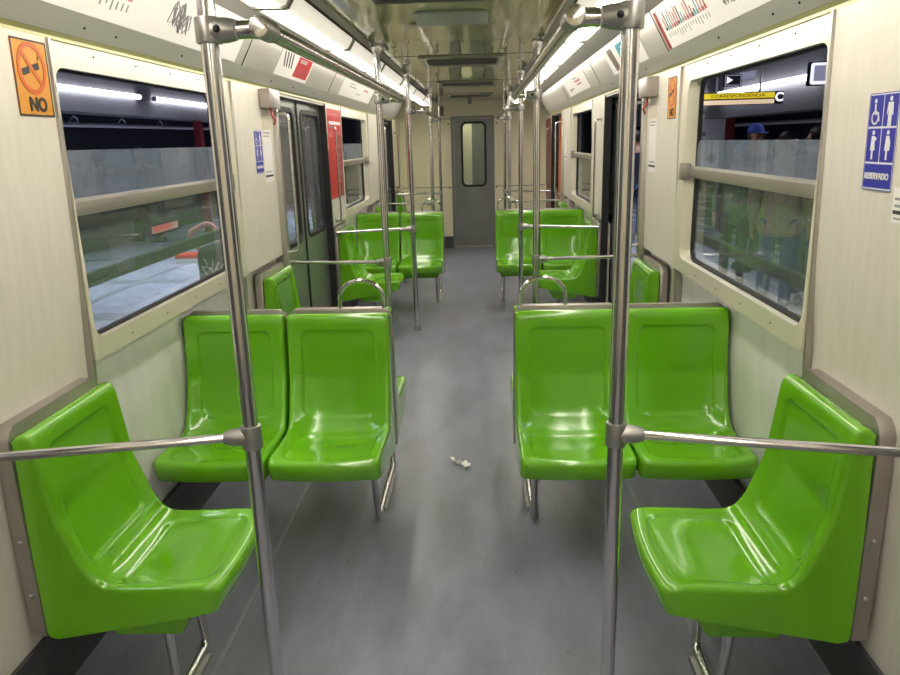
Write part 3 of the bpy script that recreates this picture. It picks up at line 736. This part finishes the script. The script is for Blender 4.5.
label_sheet(1,1.63,1.81,1.432,1.515,'white notice cut by the photo edge below the RESERVADO sign',[(-.9,.9,.3,.45,'grey_print'),(-.9,.8,-.1,.05,'grey_print'),(-.95,.95,-.5,-.28,'black'),(-.9,.7,-.8,-.7,'grey_print')],1.1315)
# ------------------------------------------------------------------ red posters on the door-side panels
def red_poster(side,y0,y1,z0,z1,label,dark):
    fr=frame_wall(side,(y0+y1)/2,(z0+z1)/2,1.1265); w=(y1-y0)/2; h=(z1-z0)/2
    if side<0: pass
    t=thing('red_poster',label,'poster',(side*1.126,(y0+y1)/2,z0))
    R=lambda a,b,c,d,mm,nm,q=0: MB().prism([(a*w,c*h),(b*w,c*h),(b*w,d*h),(a*w,d*h)],fr,.0015+.0006*q,.0021+.0006*q).build(nm,M[mm],t)
    MB().prism([(-w,-h),(w,-h),(w,h),(-w,h)],fr,0,.0015).build('sheet',M['darkred' if dark else 'red'],t)
    if not dark:
        R(.0,1,-1,.42,'darkred','dark_field'); 
        R(-.8,.85,.66,.73,'sign_white','print_line',1); R(-.9,-.4,.38,.50,'pink_print','print_block',1); R(.1,.9,.45,.5,'pink_print','print_line',1)
        R(-.7,.5,.86,.90,'pink_print','print_line',1)
        for k in range(5): R(.3,.7,.15-.2*k,.20-.2*k,'pink_print','print_line',1)
    else:
        R(-.9,.9,.8,.85,'red','print_line',1)
red_poster(-1,6.11,6.685,1.20,1.94,'red poster on the cream panel past the closed grey door',False)
red_poster(1,10.62,11.5,.5,1.93,'dark red poster on the last panel before the end wall',True)
# ------------------------------------------------------------------ cove posters
def cove_frame(side,y):
    d=V(-side*.105,0,.186).normalized(); n=V(-side*.186,0,-.105).normalized()
    return (V(side*1.06,y,2.046),V(0,-side,0),d,n)
CL=.2136
def cove_poster(side,y0,y1,label,items,t0=.05,t1=.86,name='advert_poster'):
    yc=(y0+y1)/2; fr=cove_frame(side,yc); w=(y1-y0)/2
    t=thing(name,label,'poster',(side*.95,yc,2.1))
    MB().prism([(-w,t0*CL),(w,t0*CL),(w,t1*CL),(-w,t1*CL)],fr,0.001,.003).build('sheet',M['white_paper'],t)
    for it in items:
        if it[0]=='r':
            _,a,b,c,d,mm=it; H=(t1-t0)*CL
            MB().prism([(a*w,t0*CL+c*H),(b*w,t0*CL+c*H),(b*w,t0*CL+d*H),(a*w,t0*CL+d*H)],fr,.003,.0036).build('print',M[mm],t)
        elif it[0]=='p':
            H=(t1-t0)*CL
            MB().prism([(x*w,t0*CL+yy*H) for x,yy in it[1]],fr,.0036,.0042).build('print',M[it[2]],t)
        elif it[0]=='s':   # marker scribble
            H=(t1-t0)*CL; o,u,v,nn=fr
            pts=[o+u*(x*w)+v*(t0*CL+yy*H)+nn*.004 for x,yy in it[1]]
            MB().tube(pts,.0022,5).build('scribble',M['grey_print'],t)
    return t
rnd=random.Random(3)
def linemap(n,x0,x1):
    it=[]
    cols=['red','black','cyan','grey_print','pink_print','darkred']
    for k in range(n):
        x=x0+(x1-x0)*k/(n-1); hh=.55+.35*rnd.random()
        it.append(('r',x-.006,x+.006,.5,hh+.02,cols[k%6])); it.append(('r',x-.012,x+.012,.42+.02*rnd.random(),.52,cols[(k+1)%6]))
        it.append(('r',x-.004,x+.004,.18+.1*rnd.random(),.36,'grey_print'))
    return it
def scrib(cx,cy,sx,sy,seed,n=26):
    r=random.Random(seed); pts=[]
    for k in range(n):
        pts.append((cx+sx*(k/n-.5)*2+sx*.35*math.sin(k*2.1+seed),cy+sy*math.sin(k*1.7+r.random())))
    return ('s',pts)
cove_poster(-1,1.35,3.68,'long white line-map poster with grey scribbles above the sticker window',
   linemap(16,-.42,.02)+[('r',-.62,-.42,.28,1.,'brown_photo'),('r',.0,.10,.6,.75,'red'),('r',.02,.06,.7,.9,'pink_print'),scrib(.34,.55,.05,.25,1),scrib(.40,.40,.05,.2,2),('r',.60,.63,.22,.36,'grey_print'),('r',.645,.67,.22,.36,'grey_print'),('r',.69,.72,.2,.34,'red'),('r',.86,.88,.5,.55,'grey_print')],.03,.95)
cove_poster(-1,4.35,5.12,'white poster with a red block and black diagonal lettering above the closed grey door',
   [('r',.02,.92,.12,.86,'red')]+[('r',.1,.8,.2+.09*k,.24+.09*k,'pink_print') for k in range(4)]+[('r',.15,.6,.66,.8,'sign_white')]+[('p',[(-.88+.16*k,.85),(-.82+.16*k,.85),(-.62+.14*k,.35),(-.67+.14*k,.35)],'black') for k in range(4)])
cove_poster(-1,6.28,7.95,'white poster with faint lines, second to the end on the closed-door side',
   [('r',-.6,-.2,.55,.6,'grey_print'),('r',-.6,-.3,.7,.74,'grey_print'),('r',.3,.6,.6,.68,'pink_print'),('r',-.1,.2,.3,.34,'grey_print')])
cove_poster(1,1.6,3.76,'long white line-map poster with red edge above the crowd window',
   [('r',-1,-.955,.0,1.,'red')]+[('r',-1+.005,-.96,.05+.12*k,.11+.12*k,'brown_photo') for k in range(8)]+linemap(18,-.9,-.35)+[scrib(-.12,.55,.05,.25,4),scrib(-.05,.45,.04,.2,5),('r',.2,.24,.4,.62,'grey_print'),('r',.27,.31,.4,.62,'red'),('r',.13,.17,.4,.62,'grey_print')],.03,.9)
cove_poster(1,4.2,5.25,'white poster with a dark diagonal photo and cyan block above the open doorway',
   [('p',[(-.80,.95),(-.50,.95),(-.42,.10),(-.70,.10)],'brown_photo'),('r',-.2,.9,.45,.95,'cyan'),('r',.0,.7,.62,.68,'sign_white'),('r',.0,.5,.78,.86,'sign_white'),('r',-.4,.6,.2,.26,'grey_print')])
cove_poster(1,6.35,7.75,'white poster with faint pink lettering, farthest on the open-door side',
   [('r',-.7,-.3,.3,.36,'black'),('r',-.7,-.5,.2,.26,'grey_print'),('r',.0,.5,.55,.66,'pink_print'),('r',.1,.5,.38,.46,'pink_print'),('r',-.1,.3,.75,.8,'grey_print')])
# ------------------------------------------------------------------ litter and stains
mb=MB()
for k in range(5):
    cx,cy=(-.035+.019*k,3.52-.02*k+.03*rnd.random())
    vs=[mb.bm.verts.new((cx+rnd.uniform(-.022,.022),cy+rnd.uniform(-.03,.03),.002+rnd.uniform(0,.02))) for _ in range(9)]
    bmesh.ops.convex_hull(mb.bm,input=vs)
loose=[v for v in mb.bm.verts if not v.link_faces]
bmesh.ops.delete(mb.bm,geom=loose,context='VERTS')
o=mb.build('crumpled_paper',M['crumple'],None,0,10); tag(o,'crumpled white scrap of paper on the aisle floor','litter')
# ------------------------------------------------------------------ station
m=MB(); m.box(-6.6,-1.36,-4,24,-.4,-.02); pl=tag(m.build('floor_platform',M['plat_floor']),kind='structure')
m=MB(); m.box(1.36,6.6,-4,24,-.4,-.02); pr=tag(m.build('floor_platform_opposite',M['plat_floor']),kind='structure')
for side in (-1,1):
    p=pl if side<0 else pr
    for k,xx in enumerate((1.9,2.6,3.4,4.3,5.3)): MB().box(*sorted((side*xx,side*(xx+.12))),-4,24,-.02,-.017).build('paving_band',M['plat_stripe'],p)
    for k in range(14): MB().box(*sorted((side*1.4,side*6.5)),-3+2*k,-2.72+2*k,-.0195,-.0165).build('paving_band',M['plat_stripe'],p)
    MB().box(*sorted((side*6.6,side*6.7)),-4,24,-.4,3.4).build('wall_station_'+('left' if side<0 else 'right'),M['stn_wall'])['kind']='structure'
    MB().box(*sorted((side*1.6,side*6.6)),-4,24,3.0,3.05).build('ceiling_station_'+('left' if side<0 else 'right'),M['stn_ceil'])['kind']='structure'
MB().box(-3.1,-2.2,6.0,6.5,-.02,-.013).build('tactile_patch',M['tactile'],pl)
MB().box(-6.6,6.6,24,24.1,-.4,3.1).build('wall_station_far',M['stn_wall'])['kind']='structure'
# left beam with tubes, right fascia with tubes
tb=struct('trim_20'); MB().box(-5.45,-5.05,-4,24,2.15,2.62).build('beam',M['beam'],tb)
tb=struct('trim_21'); MB().box(3.95,4.4,-4,24,1.90,2.62).build('beam',M['beam'],tb)
def station_lamp(x,y0,y1,z,lab,grp):
    t=thing('tube_lamp',lab,'tube lamp',(x,(y0+y1)/2,z),0,grp)
    MB().tube([(x,y0,z),(x,y1,z)],.032,12).build('tube',M['tube_light'],t)
    for y in (y0-.05,y1): MB().tube([(x,y,z),(x,y+.05,z)],.037,12).build('socket',M['conduit'],t)
for y0,y1,lab in ((-1.2,1.2,'white tube lamp on the station beam level with the near doors'),(2.4,4.8,'white tube lamp on the station beam level with the near window'),(5.8,8.2,'white tube lamp on the station beam just before the visible pair'),(8.85,11.2,'long white tube lamp at the upper edge of the sticker window'),(11.75,14.4,'white tube lamp cut by the near pole in the sticker window'),(15.,17.4,'white tube lamp seen through the closed grey door panes')):
    station_lamp(-5.0,y0,y1,2.42,lab,'tube lamps over the platform by the closed doors')
for y0,y1,lab in ((-1.2,1.2,'white tube lamp over the crowded platform level with the near doors'),(3.0,5.4,'white tube lamp over the crowded platform level with the near window'),(8.7,12.1,'long white tube lamp above the yellow sign in the crowd window'),(13.,15.4,'white tube lamp over the crowded platform seen past the open doorway')):
    station_lamp(3.86,y0,y1,2.25,lab,'tube lamps over the crowded platform')
# wall conduit with hooks
t=thing('wall_conduit','grey pipe with hanging hooks across the dark platform wall','pipe',(-5.6,9,2.0))
MB().tube([(-5.6,7,2.0),(-5.6,17,2.06)],.035,10).build('pipe',M['conduit'],t)
for y in (10.2,11.6,13): MB().tube(fillet([(-5.58,y,2.06),(-5.56,y+.1,2.14),(-5.56,y+.2,2.1),(-5.56,y+.2,2.02)],.04),.01,8).build('hook',M['conduit'],t)
t=thing('wall_conduit','grey pipe across the dark wall above the crowd','pipe',(5.0,9,1.8))
MB().tube([(5.0,8,1.80),(5.0,17.5,1.82)],.035,10).build('pipe',M['conduit'],t)
for y in (16,16.9): MB().tube(fillet([(4.98,y,1.8),(4.98,y+.15,1.65),(4.98,y+.3,1.8)],.02),.015,8).build('bracket',M['black'],t)
# signs of the right platform
fz=lambda x,y,z:(V(x,y,z),V(1,0,0),V(0,0,1),V(0,-1,0))
t=thing('station_sign','yellow lit CORRESPONDENCIA sign with white letter C over the crowd','sign',(3.15,9,2.0))
MB().box(2.70,3.66,9.0,9.06,1.975,2.115).build('sign_case',M['black'],t)
MB().prism(rrect(-.44,.41,.005,.066,.004),fz(3.15,9.0,2.04),0,.004).build('yellow_strip',M['yellow_lit'],t)
MB().prism(rrect(-.44,.41,-.06,-.01,.004),fz(3.15,9.0,2.04),0,.004).build('cream_strip',M['cream_lit'],t)
text('CORRESPONDENCIA',.05,fz(3.14,9.0,2.075),M['bar_dark'],'lettering',t,.005,width=.62)
for a,b in ((-.32,-.2),(.25,.38)): MB().prism([(a,-.003),(b,-.003),(b,.006),(a,.006)],fz(3.15,9.0,2.04),.004,.005).build('print',M['black'],t)
text('C',.135,fz(3.615,9.0,2.047),M['screen_lit'],'line_letter',t,.005,bold=True)
for x in (2.9,3.4): MB().tube([(x,9.03,2.11),(x,9.03,3.0)],.012,8).build('hanger',M['conduit'],t)
t=thing('lit_display','square lit display with dark centre at the top of the crowd window','display',(2.97,6.5,2.03))
MB().box(2.885,3.2,6.5,6.56,2.02,2.21).build('case',M['black'],t)
MB().ring(rrect(2.89,3.19,2.03,2.20,.02),rrect(2.915,3.17,2.055,2.18,.012),(V(0,6.5,0),V(1,0,0),V(0,0,1),V(0,-1,0)),0,.006).build('lit_border',M['screen_lit'],t)
MB().prism(rrect(2.915,3.17,2.055,2.18,.012),(V(0,6.5,0),V(1,0,0),V(0,0,1),V(0,-1,0)),0,.003).build('screen',M['screen_dim'],t)
MB().tube([(3.03,6.53,2.2),(3.03,6.53,3.0)],.015,8).build('hanger',M['conduit'],t)
t=thing('arrow_sign','small black sign with a white arrow left of the square display','sign',(2.25,6.5,2.04))
MB().box(2.185,2.33,6.5,6.54,2.035,2.13).build('case',M['black'],t)
MB().ring(rrect(2.19,2.325,2.04,2.125,.003),rrect(2.197,2.318,2.047,2.118,.003),(V(0,6.5,0),V(1,0,0),V(0,0,1),V(0,-1,0)),0,.004).build('border',M['screen_dim'],t)
MB().prism([(2.205,2.055),(2.255,2.085),(2.205,2.112)],(V(0,6.5,0),V(1,0,0),V(0,0,1),V(0,-1,0)),0,.004).build('arrow',M['screen_lit'],t)
MB().tube([(2.25,6.52,2.13),(2.25,6.52,3.0)],.012,8).build('hanger',M['conduit'],t)
t=thing('hanging_panel','pale lit panel hanging between the arrow sign and the display','sign',(2.4,6.6,2.08))
MB().prism([(2.345,2.09),(2.47,2.105),(2.48,2.165),(2.35,2.15)],(V(0,6.6,0),V(1,0,0),V(0,0,1),V(0,-1,0)),-.03,0).build('face',M['screen_dim'],t)
MB().tube([(2.41,6.61,2.15),(2.41,6.61,3.0)],.012,8).build('hanger',M['conduit'],t)
# white map panels, red columns
def station_panel(x0,x1,y,z0,z1,lab):
    t=thing('map_panel',lab,'panel',((x0+x1)/2,y,z0))
    MB().box(x0,x1,y,y+.05,z0,z1).build('board',M['white_paper'],t)
    w=x1-x0
    MB().prism([(x0+.15*w,z0+.62*(z1-z0)),(x0+.35*w,z0+.62*(z1-z0)),(x0+.35*w,z0+.7*(z1-z0)),(x0+.15*w,z0+.7*(z1-z0))],(V(0,y,0),V(1,0,0),V(0,0,1),V(0,-1,0)),0,.003).build('print',M['grey_print'],t)
    MB().prism(circ(x0+.6*w,z0+.25*(z1-z0),.16*w,n=20),(V(0,y,0),V(1,0,0),V(0,0,1),V(0,-1,0)),0,.003).build('print',M['black'],t)
    for x in (x0+.05,x1-.05): MB().tube([(x,y+.025,-.02),(x,y+.025,z0)],.025,10).build('leg',M['conduit'],t)
station_panel(3.80,4.30,13.,1.0,2.0,'white map panel beside the red column in the crowd window')
station_panel(-5.0,-4.35,14.3,.9,2.05,'white board seen past the red column in the sticker window')
for x,y,lab in ((4.39,13.0,'red column beside the white map panel'),(-5.25,14.0,'red column in the sticker window')):
    o=MB().box(x-.07,x+.07,y,y+.14,-.02,3.0).build('station_column',M['darkred'],None,bevel=.01); tag(o,lab,'column')
t=thing('teal_sign','teal lit sign high over the platform by the closed doors','sign',(-4.9,12.6,2.62))
MB().box(-4.98,-4.9,11.6,13.4,2.60,2.72).build('sign_case',M['black'],t); MB().box(-4.9,-4.89,11.65,13.35,2.61,2.71).build('lit_face',M['teal_lit'],t)
# ------------------------------------------------------------------ people
def skin_obj(verts, edges, radii, name, m, root, rootidx=0, sub=2):
    me=bpy.data.meshes.new(name); bm=bmesh.new(); ly=bm.verts.layers.skin.verify()
    vs=[bm.verts.new(p) for p in verts]
    for a,b in edges: bm.edges.new((vs[a],vs[b]))
    for i,v in enumerate(vs):
        r=radii[i]; v[ly].radius=(r if isinstance(r,tuple) else (r,r))
        v[ly].use_root=(i==rootidx)
    bm.to_mesh(me); bm.free()
    o=bpy.data.objects.new(name,me); COL.objects.link(o)
    o.modifiers.new('s','SKIN').use_smooth_shade=True
    sd=o.modifiers.new('d','SUBSURF'); sd.levels=sub; sd.render_levels=sub
    bpy.context.view_layer.update()
    dg=bpy.context.evaluated_depsgraph_get()
    me2=bpy.data.meshes.new_from_object(o.evaluated_get(dg)); me2.name=name
    bpy.data.objects.remove(o); bpy.data.meshes.remove(me)
    for p in me2.polygons: p.use_smooth=True
    me2.materials.clear(); me2.materials.append(m)
    return link(name,me2,root)
def person(loc, rz, H, label, top, legs, shoe='shoe_dark', hat=None, stride=.0, bulk=1., arms='down', short=False, backpack=None):
    """person facing local -Y"""
    t=thing('person',label,'person',loc,rz)
    k=H/1.72
    S=lambda x,y,z:V(x*k,y*k,z*k)
    hip,kn,an=.90,.49,.09
    fy={-1:-stride,1:stride}
    vs=[S(0,0,.97),S(0,.005,1.12),S(0,.01,1.28),S(0,.01,1.42),S(0,.0,1.50),S(0,-.01,1.58),S(0,-.012,1.655),S(0,-.005,1.70)]
    rd=[(.12,.085),(.125,.09),(.15,.10),(.13,.085),(.052,.055),(.066,.082),(.074,.092),(.05,.062)]
    ed=[(0,1),(1,2),(2,3),(3,4),(4,5),(5,6),(6,7)]
    J={}
    def add(p,r,par):
        vs.append(p); rd.append(r); ed.append((par,len(vs)-1)); return len(vs)-1
    for s in (-1,1):
        h=add(S(s*.09,0,.90),.064,0); kk=add(S(s*.10,fy[s]*.45-.015,.49),.048,h); a=add(S(s*.10,fy[s]+.02,.10),.038,kk); f=add(S(s*.105,fy[s]-.04,.045),.036,a); add(S(s*.11,fy[s]-.14,.03),.03,f)
        J['leg',s]=(h,kk,a,f)
        sh=add(S(s*.19,.01,1.40),.056,3)
        if arms=='down' or (arms=='phone' and s<0): el=S(s*.245,.03,1.13); wr=S(s*.25,-.03,.90); hd=S(s*.25,-.045,.83); dirn=V(0,-.2,-1)
        else: el=S(s*.23,.02,1.14); wr=S(s*.15,-.21,1.16); hd=S(s*.12,-.27,1.19); dirn=V(-.2*s,-1,.35)
        e2=add(el,.042,sh); w2=add(wr,.029,e2); h2=add(hd,(.036,.02),w2)
        J['arm',s]=(sh,e2,w2,h2)
        dirn.normalize(); side_=V(0,1,0) if abs(dirn.z)>.7 else V(0,0,1)
        for q,(o_,L) in enumerate(((-.027,.062),(-.009,.075),(.009,.072),(.027,.056))):
            p0=hd+side_*o_*k+dirn*.03*k; p1=p0+dirn*L*.55*k; p2=p1+(dirn+V(-s*.45,-.15,0)).normalized()*L*.45*k
            i0=add(p0,.0095,h2); i1=add(p1,.0085,i0); add(p2,.007,i1)
        tp=hd-side_*.035*k+V(-s*.01,0,.0); i0=add(tp,.011,h2); add(tp+(dirn*.7-side_*.6).normalized()*.045*k,.009,i0)
    # nose and ears grow out of the head
    add(S(0,-.107,1.615),.013,5)
    for s in (-1,1): add(S(s*.083,.004,1.62),.013,6)
    body=skin_obj(vs,ed,[tuple(x*k for x in r) if isinstance(r,tuple) else r*k for r in rd],'body',M['skin'],t)
    for s in (-1,1): MB_local(t).ball(S(s*.031,-.088,1.628),.010*k,(1,.6,.7),8).build0('eye',M['eye'],t)
    MB_local(t).ball(S(0,-.086,1.558),.018*k,(1,.4,.3),8).build0('mouth',M['pink_print'],t)
    # upper garment
    tv=[];te=[];tr=[]
    def addt(p,r,par=None):
        tv.append(p); tr.append(r); 
        if par is not None: te.append((par,len(tv)-1))
        return len(tv)-1
    z9=addt(S(0,-.005,.76),(.215*bulk*k,.172*bulk*k)); a=addt(S(0,0,.90),(.195*bulk*k,.155*bulk*k),z9); b=addt(S(0,.005,1.12),(.158*bulk*k,.118*bulk*k),a); c=addt(S(0,.01,1.28),(.172*bulk*k,.122*bulk*k),b); d_=addt(S(0,.01,1.42),(.14*bulk*k,.10*bulk*k),c); addt(S(0,.0,1.475),(.066*k,.066*k),d_)
    for s in (-1,1):
        sh,e2,w2,h2=J['arm',s]
        p=addt(vs[sh],.075*bulk*k,d_); q=addt(vs[e2] if not short else vs[sh].lerp(vs[e2],.75),.058*bulk*k,p)
        if not short: addt(vs[e2].lerp(vs[w2],.93),.043*bulk*k,q)
    skin_obj(tv,te,tr,'jacket' if not short else 'shirt',M[top],t)
    # trousers
    tv=[];te=[];tr=[]
    a=addt(S(0,0,.96),(.14*k,.105*k))
    for s in (-1,1):
        h,kk,an_,f=J['leg',s]
        p=addt(vs[h]+V(0,0,-.02*k),.094*k,a); q=addt(vs[kk],.072*k,p); addt(vs[an_]+V(0,0,.0),.058*k,q)
    skin_obj(tv,te,tr,'trousers',M[legs],t)
    for s in (-1,1):
        h,kk,an_,f=J['leg',s]
        y0=fy[s]
        mb=MB_local(t)
        mb.prism([(.075*k,.0),(-.19*k,.0),(-.20*k,.03*k),(-.13*k,.065*k),(-.03*k,.10*k),(.06*k,.105*k),(.08*k,.06*k)],(S(s*.105,y0,0),V(0,1,0),V(0,0,1),V(1,0,0)),-.048*k,.048*k)
        sh=mb.build0('shoe',M[shoe],t,bevel=.014*k)
    # hair / hat
    c=S(0,.012,1.648)
    if hat!='beanie':
        mb=MB_local(t).ball(c,.098*k,(.86,1.04,.98),20)
        for v in mb.bm.verts:
            l=v.co-c
            if l.y<-.02*k and l.z<.045*k: v.co=c+l*.72
            if l.z<-.055*k: v.co.z=c.z-.055*k+(l.z+.055*k)*.5
        mb.build0('hair',M['hair'],t)
    if hat:
        mm={'cap':'capblue','beanie':'greycloth'}[hat]
        mb=MB_local(t).ball(c+V(0,0,.012*k),.106*k,(.88,1.05,1.0),20)
        for v in mb.bm.verts:
            if v.co.z<c.z+.01*k: v.co.z=c.z+.01*k+(v.co.z-c.z-.01*k)*.15
        mb.build0(hat,M[mm],t)
        if hat=='cap':
            MB_local(t).prism([(-.07*k,0),(-.06*k,.08*k),(0,.10*k),(.06*k,.08*k),(.07*k,0)],(c+V(0,-.07*k,.012*k),V(1,0,0),V(0,-1,-.15),V(0,0,1)),0,.006).build0('brim',M[mm],t)
    if backpack:
        mb=MB_local(t).box(-.15*k,.15*k,.115*k,.26*k,1.0*k,1.42*k); mb.build0('backpack',M[backpack],t,bevel=.05)
    return t
class MB_local(MB):
    def __init__(s,t): super().__init__(); s.t=t
    def build0(s,name,m,root,bevel=0.):
        o=s.build(name,m,None,bevel); o.parent=root; return o
person((3.46,9.2,-.02),PI*.1,1.74,'person in a blue cap standing at the back of the crowd','darkcloth','darkcloth',hat='cap')
person((2.96,8.25,-.02),-.4,1.52,'person in dark clothes and grey knitted hat behind the scratched pane','greenjk','darkcloth',hat='beanie')
person((3.35,7.3,-.02),PI+.3,1.70,'person in a tan fleece jacket and jeans in the crowd, white shoes','tan','denim','shoe',bulk=1.15,arms='phone')
person((2.85,6.75,-.02),PI-.5,1.66,'person in a tan bulky coat nearest the crowd window','tan','denim','shoe',bulk=1.12)
person((3.75,8.0,-.02),.5,1.66,'person in a black jacket behind the tan coats','darkcloth','darkcloth')
person((2.61,12.0,-.02),2.6,1.74,'person in navy short sleeves and jeans seen through the open doorway','navy','denim','shoe',short=True)
person((-6.1,13.3,-.02),-PI/2,1.7,'person in dark clothes walking past the dark platform wall','darkcloth','darkcloth','shoe_dark',stride=.26)
# black bag and red-and-white shoe box on the platform, bottom corner of the sticker window
t=thing('duffel_bag','black bag with white scrawl on the platform in the sticker window corner','bag',(-2.95,8.0,-.02))
MB().box(-3.06,-2.5,7.8,8.3,-.015,.60).build('bag_body',M['darkcloth'],t,bevel=.14,seg=4)
fr=(V(-2.85,7.797,.32),V(1,0,0),V(0,0,1),V(0,-1,0))
for q in range(4):
    o,u,v,nn=fr; pts=[o+u*(-.1+.07*q+.03*math.sin(3*s+q))+v*(.12-.05*s-.02*q+.03*math.cos(4*s))+nn*.004 for s in [i*.3 for i in range(9)]]
    MB().tube(pts,.005,6).build('scrawl',M['sign_white'],t)
MB().tube(fillet([(-3.02,8.0,.5),(-3.2,7.98,.72),(-2.9,7.98,.86),(-2.75,8.0,.55)],.1),.03,8).build('strap',M['pink_print'],t)
t=thing('shoe_box','red and white carton on the platform floor beyond the black bag','box',(-4.3,10.7,-.02))
MB().box(-4.5,-4.12,10.6,10.9,-.0175,.07).build('carton',M['shoe'],t,bevel=.006)
MB().box(-4.505,-4.115,10.595,10.905,.05,.11).build('carton_lid',M['red'],t,bevel=.006)
# ------------------------------------------------------------------ world and view
wd=bpy.data.worlds.new('world'); SC.world=wd; wd.use_nodes=True
wd.node_tree.nodes['Background'].inputs[0].default_value=(.02,.02,.03,1); wd.node_tree.nodes['Background'].inputs[1].default_value=1.
for sx in (-1,1):  # unseen area lights added to brighten the platform floors
    for yy in (3,10,17):
        ld=bpy.data.lights.new('platform_fill','AREA'); ld.shape='RECTANGLE'; ld.size=.5; ld.size_y=5; ld.energy=70 if sx<0 else 45; ld.spread=1.7; ld.color=(.86,.90,1.)
        lo=bpy.data.objects.new('platform_fill',ld); COL.objects.link(lo); lo.location=(sx*2.3,yy,2.97)
        if sx<0:
            lo=bpy.data.objects.new('platform_fill',ld); COL.objects.link(lo); lo.location=(-4.3,yy,2.97)
ld=bpy.data.lights.new('next_car_fill','AREA'); ld.size=.3; ld.energy=2.5; ld.color=(1,.93,.8)  # unseen light added to brighten the view through the end door pane
lo=bpy.data.objects.new('next_car_fill',ld); COL.objects.link(lo); lo.location=(0,YE+.3,2.28)
vs=SC.view_settings; vs.view_transform='Standard'; vs.look='None'; vs.exposure=0.45; vs.gamma=1; vs.use_curve_mapping=False
SC.cycles.max_bounces=14; SC.cycles.diffuse_bounces=6; SC.cycles.glossy_bounces=6; SC.cycles.transparent_max_bounces=16
SC.cycles.use_denoising=True
